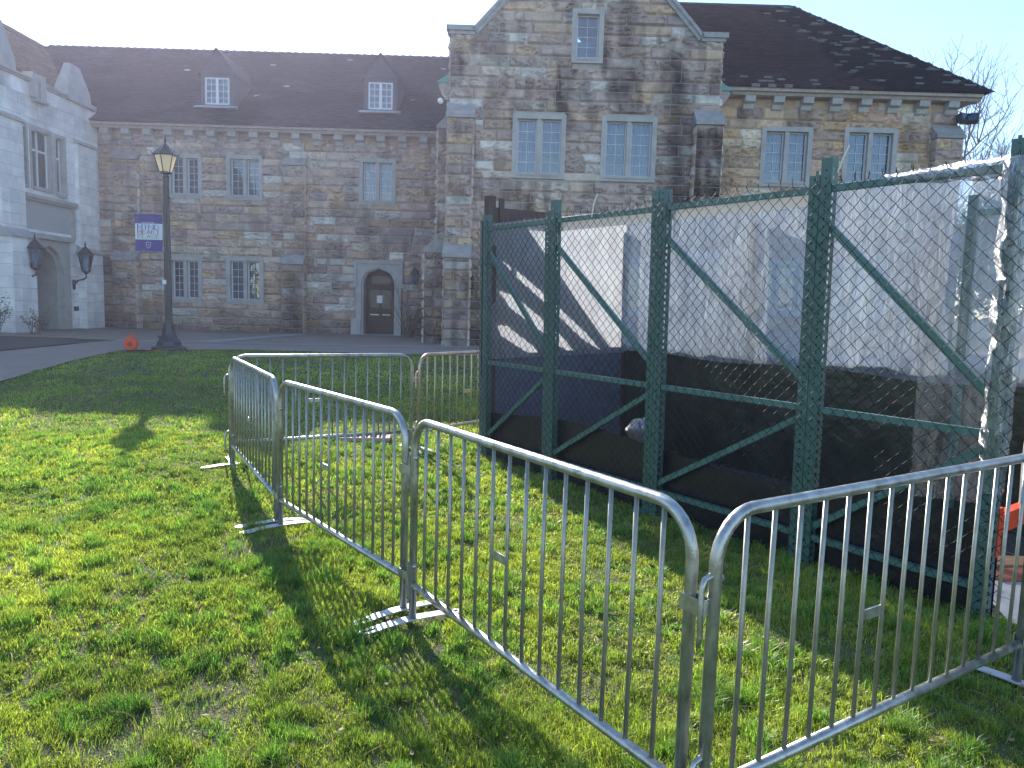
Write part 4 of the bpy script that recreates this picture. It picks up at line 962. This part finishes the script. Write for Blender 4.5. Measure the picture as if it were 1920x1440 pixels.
# ------------------------------------------------------------------ the green rack enclosure
P5 = Vector((-.314, 8.103, 0)); ANG = math.atan2(-.81, .586)
RM = Matrix.Rotation(ANG, 3, 'Z') @ Matrix.Rotation(R(1.3), 3, 'X')
RE = RM.to_euler()
def enc(name, x, y, z=0, **k):
    return empty(name, P5 + RM @ Vector((x, y, z)), RE, **k)
def holed_strip(s, P, wd, H, pitch, hw, hh, cx, tear=False):
    """face of width wd with one column of holes centred at cx"""
    n = int(H / pitch); xs_ = [0, cx - hw, cx + hw, wd]
    for i in range(n):
        z0 = i * pitch; zs_ = [z0, z0 + pitch / 2 - hh, z0 + pitch / 2 + hh, z0 + pitch]
        for a in range(3):
            for c in range(3):
                if a == 1 and c == 1 and (H - z0) > .06: continue
                s.add([P(xs_[c], zs_[a]), P(xs_[c + 1], zs_[a]), P(xs_[c + 1], zs_[a + 1]), P(xs_[c], zs_[a + 1])], [(0, 1, 2, 3)])
PW_ = .076; TH = 2.66
def rack_post(par, x, sgn=1, H=TH):
    """C section, 76 mm, perforated front and side faces; x = left edge"""
    s = MB(); d = .07
    holed_strip(s, lambda u, z: (x + u, 0, z), PW_, H, .0508, .0055, .0065, .038)
    holed_strip(s, lambda u, z: (x, u, z), d, H, .0508, .009, .012, .022)
    holed_strip(s, lambda u, z: (x + PW_, u, z), d, H, .0508, .009, .012, .022)
    s.box((x + .002, d - .003, 0), (x + .022, d, H)); s.box((x + PW_ - .022, d - .003, 0), (x + PW_ - .002, d, H))
    o = s.obj('post', M_green, par); q = MB(); q.box((x - .02, -.03, -.004), (x + PW_ + .02, d + .03, .008)); q.obj('base_plate', M_greenl, o)
def channel(s, a, b_, w_=.045, d=.03, y=.03):
    a = Vector((a[0], 0, a[1])); b_ = Vector((b_[0], 0, b_[1])); t = (b_ - a).normalized(); nn = Vector((-t.z, 0, t.x)) * w_ / 2
    for (o0, o1, y0, y1) in ((-1, 1, y, y + .003), (-1, -.88, y, y + d), (.88, 1, y, y + d)):
        q = [a + nn * o0, b_ + nn * o0, b_ + nn * o1, a + nn * o1]
        s.add([(v.x, y0, v.z) for v in q] + [(v.x, y1, v.z) for v in q], [(0, 1, 2, 3), (7, 6, 5, 4), (0, 4, 5, 1), (2, 6, 7, 3), (1, 5, 6, 2), (3, 7, 4, 0)])
XP = [0, 1.156, 2.539, 3.935, 5.10]
labs = ['green perforated rack frame at the far left end of the fence', 'green perforated rack frame, second from the far left end', 'green perforated rack frame, third along with the tall double post', 'nearest green rack frame, right end with plastic wrapped corner']
for i in range(4):
    L = XP[i + 1] - XP[i]; e = enc('steel_rack', XP[i], 0, label=labs[i], cat='rack frame', group='green rack frames forming the fence')
    H = TH + (.04 if i % 2 else 0)
    xa = .002; xb = L - PW_ - .002
    rack_post(e, xa, H=H); rack_post(e, xb, H=H - .03)
    for z in (2.50, 1.07, .20):
        s = MB(); channel(s, (xa + PW_, z), (xb, z), .042, .035, .012); s.obj('rail', M_greenl, e)
    s = MB(); channel(s, (xa + PW_ - .01, 2.26), (xb + .01, 1.26), .045, .03, .022); s.obj('brace', M_greenl, e)
    s = MB(); channel(s, (xa + PW_ - .01, .27), (xb + .01, 1.0), .045, .03, .022); s.obj('brace', M_greenl, e)
e = enc('steel_rack', -.085, .02, label='single dark green rack post capping the far left end of the fence', cat='rack post'); rack_post(e, 0, H=TH - .06)
# chain link
def chain(L, H, a=.0445, r=.0026):
    nW = int(L / a); nS = int(H / a); k_ = 2; ang = np.array([.3, 2.4, 4.5])
    V = []; F = []; off = 0
    for i in range(nW + 1):
        zz = []; xx = []; yy = []
        for k in range(nS + 1):
            ph = (k + i) % 2; x = (i + ph) * a; z = k * a
            xx.append(x + .0035 * math.sin(i * .37 + k * .21)); zz.append(z + .012 * math.sin(i * .11) * (k / nS) - (.010 * (k == nS))); yy.append(.004 * (1 if ph else -1) * (1 if i % 2 else -1) + .012 * math.sin(i * .16 + k * .13))
        xx = np.array(xx); yy = np.array(yy); zz = np.array(zz)
        mx = (xx[:-1] + xx[1:]) / 2; my = (yy[:-1] + yy[1:]) / 2; mz = (zz[:-1] + zz[1:]) / 2 - .0045
        px = np.empty(2 * nS + 1); py = px.copy(); pz = px.copy(); px[::2] = xx; px[1::2] = mx; py[::2] = yy; py[1::2] = my; pz[::2] = zz; pz[1::2] = mz
        if True:                                              # twisted barbs sticking up along the top
            px = np.append(px, px[-1] + random.uniform(-.012, .012)); py = np.append(py, py[-1] - .006); pz = np.append(pz, pz[-1] + random.uniform(.02, .045))
        n = len(px); P_ = np.stack([px, py, pz], -1); T = np.gradient(P_, axis=0); T /= np.linalg.norm(T, axis=1)[:, None]
        A = np.cross(T, [0, 1, 0]); A /= np.linalg.norm(A, axis=1)[:, None] + 1e-9; Bn = np.cross(T, A)
        ring = P_[:, None, :] + r * (A[:, None, :] * np.cos(ang)[None, :, None] + Bn[:, None, :] * np.sin(ang)[None, :, None])
        V.append(ring.reshape(-1, 3)); b0 = off + np.arange(n - 1)[:, None] * 3
        for c in range(3): F.append(np.concatenate([b0 + c, b0 + (c + 1) % 3, b0 + 3 + (c + 1) % 3, b0 + 3 + c], 1))
        off += n * 3
    return np.concatenate(V), np.concatenate(F)
V, F = chain(5.22, 2.5); V[:, 0] -= .085; V[:, 1] -= .026; V[:, 2] += .06
e = enc('chain_link_fence', 0, 0, label='black vinyl chain link mesh stretched over the green rack frames', cat='chain link')
np_mesh('wire_mesh', V, F, M_wire, parent=e, smooth=True)
for i, xp in enumerate(XP):
    for z in np.arange(.3, 2.5, .37):
        s = MB(); x = xp + random.uniform(-.03, .03); z = z + random.uniform(-.06, .06); s.tube([(x - .03, -.03, z), (x, -.042, z + .02), (x + .02, -.03, z - .012), (x - .005, -.04, z - .03), (x - .02, -.03, z + .01)], .002, 4); s.obj('tie_wire', M_wire, e)

# sheets
def cloth(L, H, nx_, nz_, amp, seed, sag=.0, zbot=None, y0=0., fold=0):
    V = []; xs_ = np.linspace(0, L, nx_ + 1); ts = np.linspace(0, 1, nz_ + 1); XX, TT = np.meshgrid(xs_, ts)
    zb = (zbot(XX) if zbot else 0 * XX); ZZ = zb + (H - zb - sag * np.sin(XX * 2.1) ** 2 * .0) * TT
    YY = y0 + amp * (fbm(XX * 1.4, TT * H * .6, seed, 4) - .5) * 2 + amp * .5 * (vn(XX * 6 + TT * 3, TT * H * .8, seed + 5) - .5)
    idx = np.arange(XX.size).reshape(XX.shape); F_ = np.stack([idx[:-1, :-1], idx[:-1, 1:], idx[1:, 1:], idx[1:, :-1]], -1).reshape(-1, 4)
    return np.stack([XX, YY, ZZ], -1).reshape(-1, 3), F_
def mk_sheet(name, lab, cat, m, V, F, x=0, y=0, rot=None, group=None):
    e = enc(name, x, y); 
    o = np_mesh(name, V, F, m, smooth=True); bpy.data.objects.remove(e); o.location = P5 + RM @ Vector((x, y, 0)); o.rotation_euler = (RM @ Matrix.Rotation(rot or 0, 3, 'Z')).to_euler()
    return tag(o, lab, cat, group)
V, F = cloth(5.1, .55, 80, 8, .012, 3, zbot=lambda x: 0 * x - .04); V[:, 2] *= 1 + .10 * np.sin(V[:, 0] * 1.7 - 1.0) ; mk_sheet('black_sheet', 'black plastic sheet along the foot of the green fence', 'plastic sheet', M_black, V, F, 0, .09)
Wd = 2.1
V, F = cloth(9.5, 2.86, 200, 60, .028, 11, zbot=lambda x: 1.12 + .02 * np.sin(x * 3)); mk_sheet('plastic_sheeting', 'milky plastic sheeting across the back of the enclosure', 'plastic sheet', M_pl_back, V, F, .0, Wd)
V, F = cloth(9.5, 1.2, 150, 20, .03, 12, zbot=lambda x: 0 * x - .08); mk_sheet('dark_skirt', 'wrinkled dark olive sheet along the back lower wall', 'plastic sheet', M_skirt, V, F, .0, Wd + .03)
V, F = cloth(Wd, 2.55, 60, 60, .02, 13, zbot=lambda x: 1.1 + 0 * x); V[:, 2] += .30 * V[:, 0] / Wd * (V[:, 2] - 1.1) / 1.45; mk_sheet('plastic_sheeting', 'translucent white sheeting on the far end wall with sunlit streaks', 'plastic sheet', M_pl_end, V, F, .04, 0.0, rot=math.pi / 2)
V, F = cloth(Wd, 1.16, 40, 12, .02, 14, zbot=lambda x: .02 + 0 * x); mk_sheet('dark_skirt', 'grey blue sheet along the foot of the far end wall', 'plastic sheet', mat('grey_sheet', (.10, .115, .15), .35, noise=.3, bump=.8, bscale=5), V, F, .02, 0.0, rot=math.pi / 2)
# tarp added outside the end wall; its slits are shaped to make sun streaks
def slit(x, z):   # x across 0..Wd, z height: True where the tarp is open
    # diagonal slits in sheet coordinates
    if z > 2.70 - 1.05 * (x - .45) and z > 1.2: return True
    def sd_(x0, z0, x1, z1, w0, w1):
        t = ((x - x0) * (x1 - x0) + (z - z0) * (z1 - z0)) / ((x1 - x0) ** 2 + (z1 - z0) ** 2)
        if t < 0 or t > 1: return False
        px_, pz_ = x0 + t * (x1 - x0), z0 + t * (z1 - z0); d = math.hypot(x - px_, z - pz_); tt = min(1, 6 * t) * min(1, 5 * (1 - t))
        return d < (w0 + (w1 - w0) * t) * tt + .004 * math.sin(x * 60)
    return sd_(.22, 2.22, 1.75, 1.15, .028, .05) and not (.36 < x < .44) or sd_(.20, 1.88, 1.35, 1.12, .075, .05) or sd_(.18, 1.50, .80, 1.12, .07, .04)
N1, N2 = 230, 260; vs = []; fs = []
for j in range(N2 + 1):
    for i in range(N1 + 1): vs.append((Wd * i / N1, .01 * math.sin(i * .05), .9 + 1.68 * j / N2))
for j in range(N2):
    for i in range(N1):
        if not slit(Wd * (i + .5) / N1, .9 + 1.68 * (j + .5) / N2): k = j * (N1 + 1) + i; fs.append((k, k + 1, k + N1 + 2, k + N1 + 1))
mk_sheet('streak_tarp', 'added grey blue tarp, slit to throw sun streaks on the far end wall', 'tarp', M_tarp, np.array(vs), np.array(fs), -.02, 0, rot=math.pi / 2)
# timber posts and header board at the far end
for (x, y, lab, hh) in ((-.04, .12, 'dark weathered timber post beside the far left green post', 2.86), (-.04, 2.12, 'timber post at the hidden back corner of the enclosure', 2.6), (1.9, 2.2, 'timber post behind the middle of the back sheeting', 2.6), (3.7, 2.2, 'timber post behind the right of the back sheeting', 2.6)):
    e = enc('timber_post', x, y, label=lab, cat='timber post', group='timber posts of the enclosure'); s = MB(); s.box((-.05, -.045, 0), (.04, .045, hh)); s.box((.041, -.03, .1), (.075, .03, hh - .25)); s.obj('timber', M_brown, e)
e = enc('header_board', -.02, .2, 2.58, label='dark timber header board above the far end wall', cat='board'); s = MB(); s.box((-.02, -.03, -.02), (.02, .85, .16)); s.box((.021, -.0, -.4), (.045, .06, .26)); s.obj('board', M_brown, e)
V, F = cloth(2.75, .075, 60, 3, .006, 31); V[:, 2] += 2.405; mk_sheet('plastic_hem', 'folded pale plastic hem hanging just under the top rail', 'plastic sheet', mat('hem', (.55, .52, .47), .5, trans=.4), V, F, 1.18, .06)
# inside floor and rubbish
s = MB(); q = [P5 + RM @ Vector(v) for v in ((.02, .12, 0), (9, .12, 0), (9, 2.1, 0), (.02, 2.1, 0))]; s.add([(v.x, v.y, .012) for v in q], [(0, 1, 2, 3)])
tag(s.obj('work_pad', M_asph), kind='structure')
s = MB(); s.add([(2.80, 3.95, .03), (4.4, 2.7, .03), (5.6, 4.4, .03), (3.0, 4.62, .03)], [(0, 1, 2, 3)]); tag(s.obj('concrete_pad', M_conc), kind='structure')
for k, (dx, rz, m) in enumerate(((0, .05, M_ply), (.03, .12, mat('red_board', (.30, .10, .06), .7, noise=.2)))):
    s = MB(); s.box((-.5, -.09, 0), (.5, .09, .022)); o = s.obj('wooden_board', m, loc=(3.62 + dx, 4.95 - k * .22, .034)); o.rotation_euler.z = rz
    tag(o, ['tan board lying on the pad behind the right end post', 'red brown board lying nearest the right end post'][k], 'board')
s = MB()
for k in range(130):
    x = random.uniform(2.9, 5.2); y = random.uniform(4.0, 8.0); a = random.random() * 6.28; c, d = math.cos(a) * random.uniform(.01, .05), math.sin(a) * random.uniform(.01, .05); s.quad((x, y, .036), (x + c, y + d, .04), (x + c - d * .3, y + d + c * .3, .045), (x - d * .3, y + c * .3, .038))
tag(s.obj('plastic_scraps', M_white), 'white plastic scraps littering the dark pad', 'scraps', kind='stuff')
# crumpled bag inside
V, F = cloth(.3, .3, 14, 14, .0, 5); V = V - V.mean(0); rr_ = np.linalg.norm(V[:, [0, 2]], axis=1); V[:, 1] = .10 * (fbm(V[:, 0] * 12, V[:, 2] * 12, 5) - .3) + .08; V[:, 2] = np.abs(V[:, 2]) * .8
# orange beam and right-end plastic
e = enc('orange_beam', 5.06, .06, label='orange rack beam bolted to the nearest green post', cat='beam'); s = MB(); s.box((-.02, .05, .50), (.03, 2.0, .61)); s.box((-.028, .05, .585), (-.021, 2.0, .61)); s.obj('beam', M_orange, e)
s = MB(); s.box((-.03, .0, .38), (.045, .049, .66))
o = s.obj('end_plate', M_orange, e); s = MB()
for z in (.42, .5, .58): s.box((-.033, .018, z - .008), (-.0305, .03, z + .008))
s.obj('rivets', M_darkmetal, o)
e = enc('steel_rack', 5.10, 2.1, label='far right green rack frame seen blurred through the plastic', cat='rack frame', group='green rack frames forming the fence'); rack_post(e, 0); 
s = MB(); channel(s, (-1.1, 2.5), (0, 2.5), .05, .035, .012); s.obj('rail', M_greenl, e); rack_post(e, -1.17)
V, F = cloth(1.9, 2.62, 50, 60, .05, 23, zbot=lambda x: .68 + .12 * np.sin(x * 4)); mk_sheet('plastic_sheeting', 'white crumpled plastic hanging at the right end behind the green post', 'plastic sheet', M_pl_end, V, F, 5.16, .16, rot=math.pi / 2)
V, F = cloth(.50, 2.53, 26, 70, .016, 24, zbot=lambda x: .62 + .1 * x); mk_sheet('plastic_wrap', 'clear plastic strip hanging inside the nearest bay', 'plastic sheet', M_pl_clear, V, F, 4.60, .075)
# crumpled wrap round the post top and rail
def wrap(path, rad, n, seed, lab):
    vs = []; fs = []; m_ = len(path)
    for i, p in enumerate(path):
        t = (Vector(path[min(i + 1, m_ - 1)]) - Vector(path[max(i - 1, 0)])).normalized(); up = Vector((0, 1, 0)); a = t.cross(up).normalized()
        for k in range(n):
            an = 2 * math.pi * k / n; rr = rad[i] * (.8 + .5 * float(vn(i * .6, k * 1.3, seed))); vs.append(tuple(Vector(p) + a * math.cos(an) * rr + up * math.sin(an) * rr * .9))
    for i in range(m_ - 1):
        for k in range(n): fs.append((i * n + k, i * n + (k + 1) % n, (i + 1) * n + (k + 1) % n, (i + 1) * n + k))
    mk_sheet('plastic_wrap', lab, 'plastic wrap', M_pl_wrap, np.array(vs), np.array(fs))
wrap([(4.35 + .04 * i, .03, 2.51 + .0 * i) for i in range(18)], [.028 + .0018 * i for i in range(18)], 14, 3, 'crumpled clear wrap rolled around the top rail of the nearest bay')
wrap([(5.06, .03, 2.55 - .04 * i) for i in range(46)], [.066 + .006 * math.sin(i * .7) for i in range(46)], 16, 5, 'clear wrap around the upper half of the nearest green post')
s = MB(); s.tube([(1.74, .0, 2.49), (1.76, .0, 2.6), (1.80, .01, 2.69)], .006, 5); e = enc('cable_tie', 0, 0, label='pale strap end poking up over the second bay', cat='strap'); s.obj('strap', M_strap, e)
s = MB(); s.tube([(4.02, .05, 2.60), (4.05, .05, 2.68), (4.09, .05, 2.76)], .005, 5); e = enc('cable_tie', 0, 0, label='pale strap end poking up by the tall double post', cat='strap'); s.obj('strap', M_strap, e)

# crumpled clear bag lying inside near the second bay
n = 14; vs = []; fs = []
for i in range(n + 1):
    for k in range(n):
        th = math.pi * i / n; ph = 2 * math.pi * k / n; r_ = .13 * (.8 + .4 * float(vn(i * .6, min(k, n - k) * .7, 9))); vs.append((1.95 + r_ * math.sin(th) * math.cos(ph) * 1.3, .5 + r_ * math.sin(th) * math.sin(ph), .14 + r_ * math.cos(th)))
for i in range(n):
    for k in range(n): fs.append((i * n + k, i * n + (k + 1) % n, (i + 1) * n + (k + 1) % n, (i + 1) * n + k))
mk_sheet('plastic_bag', 'crumpled clear bag on the floor inside the second bay', 'bag', M_pl_wrap, np.array(vs) + np.array([0, 0, .4]), np.array(fs))

# ------------------------------------------------------------------ trees and shrubs
def bare_tree(loc, H, lab, seed, spread=.5, twig=5, r0=.28):
    r = random.Random(seed); br = MB(); tr = MB()
    def grow(p, d, L, rad, lev):
        n = 4; pts = [p]; q = p.copy(); dd = d.copy()
        for i in range(n):
            dd = (dd + Vector((r.uniform(-1, 1), r.uniform(-1, 1), r.uniform(-.6, .9))) * .17).normalized(); q = q + dd * L / n; pts.append(q.copy())
        (tr if lev == 0 else br).tube(pts, [max(.011, rad * (1 - .45 * i / n)) for i in range(n + 1)], 7 if lev < 2 else 3, cap=False)
        if lev >= twig: return
        k = r.randint(4, 5) if lev == 0 else r.randint(2, 4)
        for j in range(k):
            t = r.uniform(.35, 1.0) if lev else r.uniform(.45, 1.); i = min(n - 1, int(t * n)); b0 = pts[i].lerp(pts[i + 1], t * n - i) if i < n else pts[-1]
            ax = Vector((r.uniform(-1, 1), r.uniform(-1, 1), r.uniform(-.3, .8))).normalized(); nd = (dd * .8 + ax * (.75 + spread) * (1 if lev else .7)).normalized(); nd = (nd + Vector((0, 0, .25))).normalized()
            grow(b0, nd, L * r.uniform(.56, .80), rad * .5, lev + 1)
        grow(pts[-1], dd, L * .68, rad * .52, lev + 1)
    grow(Vector((0, 0, 0)), Vector((0, 0, 1)), H * .36, r0, 0)
    e = empty('bare_tree', loc, label=lab, cat='tree'); tr.obj('trunk', M_bark, e); br.obj('branches', M_twig, e); return e
bare_tree((24.6, 45, 0), 17.8, 'leafless tree rising behind the right end of the tiled roof', 23, twig=5, spread=.6, r0=.34)
bare_tree((31.5, 46, 0), 14.5, 'leafless tree at the right edge above the plastic wrap', 5, twig=5)
bare_tree((31, 60, 0), 12, 'leafless tree farther back, right of the building corner', 8, twig=5)
def leafy(loc, H, Wd_, lab, seed, base=(.06, .10, .03)):
    r = np.random.RandomState(seed); e = empty('leafy_tree', loc, label=lab, cat='tree', group='leafy trees beyond the right side')
    s = MB(); s.tube([(0, 0, 0), (.1, 0, H * .4), (0, .1, H * .8)], [.25, .18, .05], 7)
    for k in range(9): a = r.rand() * 6.28; s.tube([(0, 0, H * (.25 + .06 * k)), (math.cos(a) * Wd_ * .6, math.sin(a) * Wd_ * .6, H * (.4 + .06 * k))], [.07, .02], 5)
    s.obj('trunk', M_bark, e)
    nc = 90; cz = r.rand(nc); a = r.rand(nc) * 6.28; rad = Wd_ * np.sqrt(r.rand(nc)) * np.sin(np.pi * np.clip(.15 + cz * .85, 0, 1)) ** .6
    C = np.stack([rad * np.cos(a), rad * np.sin(a), H * (.22 + .78 * cz)], -1); n = 9000
    ci = r.randint(nc, size=n); P_ = C[ci] + r.randn(n, 3) * np.array([.42, .42, .34]) * Wd_ / 3.0
    u = r.randn(n, 3); u /= np.linalg.norm(u, axis=1)[:, None]; v = np.cross(u, r.randn(n, 3)); v /= np.linalg.norm(v, axis=1)[:, None]; sz = r.uniform(.08, .2, n)[:, None]
    V = np.stack([P_ - u * sz, P_ + v * sz * .6, P_ + u * sz, P_ - v * sz * .6], 1).reshape(-1, 3); F = np.arange(n * 4).reshape(-1, 4)
    cc = np.array(base)[None] * (.6 + .9 * r.rand(nc)[ci][:, None]) * (.8 + .4 * r.rand(n, 1)); np_mesh('crown', V, F, M_leaf, np.repeat(cc, 4, 0), parent=e)
leafy((27.0, 40, 0), 10, 3.4, 'yellow green leafy tree seen through the clear plastic', 3, (.12, .14, .04))
leafy((33.5, 44, 0), 11, 4, 'dark green leafy tree beyond the plastic at right', 4)
leafy((30, 52, 0), 8, 4, 'bushy tree between the two leafy trees at right', 6, (.09, .12, .035))
leafy((41, 50, 0), 10, 4.5, 'leafy tree outside the right edge beyond the plaza', 7)
def shrub(loc, H, W_, lab, seed, leaves=0, n=26):
    r = random.Random(seed); e = empty('shrub', loc, label=lab, cat='shrub'); s = MB(); tips = []
    for k in range(n):
        a = r.random() * 6.28; q = Vector((r.uniform(-.15, .15), r.uniform(-.12, .12), 0)); pts = [q]; d = Vector((math.cos(a) * .35, math.sin(a) * .3, 1)).normalized(); h = H * r.uniform(.5, 1.05)
        for i in range(5):
            d = (d + Vector((r.uniform(-1, 1), r.uniform(-1, 1), .1)) * .22).normalized(); q = q + d * h / 5 * Vector((W_, W_, 1)).length / 1.6; pts.append(q.copy())
            if i > 1:
                for w2 in range(2): e2 = q + Vector((r.uniform(-.2, .2), r.uniform(-.2, .2), r.uniform(.0, .25))); s.tube([q, q.lerp(e2, .5) + Vector((0, 0, .02)), e2], [.005, .004, .002], 3, cap=False); tips.append(e2)
        s.tube(pts, [.012, .011, .009, .007, .006, .003], 4, cap=False); tips += pts[2:]
    s.obj('stems', M_twig, e)
    if leaves:
        L_ = MB()
        for k in range(leaves):
            p = r.choice(tips) + Vector((r.uniform(-.08, .08), r.uniform(-.08, .08), r.uniform(-.08, .08))); u = Vector((r.uniform(-1, 1), r.uniform(-1, 1), r.uniform(-.5, .7))).normalized() * r.uniform(.04, .09); v = u.cross(Vector((r.random(), r.random(), 1))).normalized() * .02
            L_.quad(p, p + u * .5 + v, p + u, p + u * .5 - v, colr=np.array([.035, .075, .03]) * r.uniform(.6, 1.4))
        L_.obj('leaves', M_leaf, e)
shrub((-3.85, 27.6, .36), 2.1, 1.0, 'bare twiggy shrub growing beside the arched doorway', 3)
shrub((-2.9, 27.3, .36), 1.2, 1.0, 'low bare shrub at the foot of the gabled bay', 5, n=16)
shrub((-14.45, 20.4, .36), 1.0, 1.0, 'dark green leafy shrub at the left edge by the pale building', 7, leaves=900)
shrub((-14.6, 22.6, .36), .6, .9, 'small thin shrub in the mulch bed by the porch', 9, leaves=160, n=12)

# ------------------------------------------------------------------ thin scattering volume added to stand in for veiling lens glare
hz = MB(); hz.box((-60, -25, -1.2), (80, 75, 24))
m = bpy.data.materials.new('glare_haze'); m.use_nodes = True; n = m.node_tree.nodes; n.remove(n['Principled BSDF'])
pv = n.new('ShaderNodeVolumePrincipled'); pv.inputs['Density'].default_value = .0012; pv.inputs['Anisotropy'].default_value = .6; pv.inputs['Color'].default_value = (.74, .74, 1, 1)
m.node_tree.links.new(pv.outputs[0], n['Material Output'].inputs['Volume'])
tag(hz.obj('glare_haze', m), 'thin glowing volume added in place of the lens glare', kind='stuff')
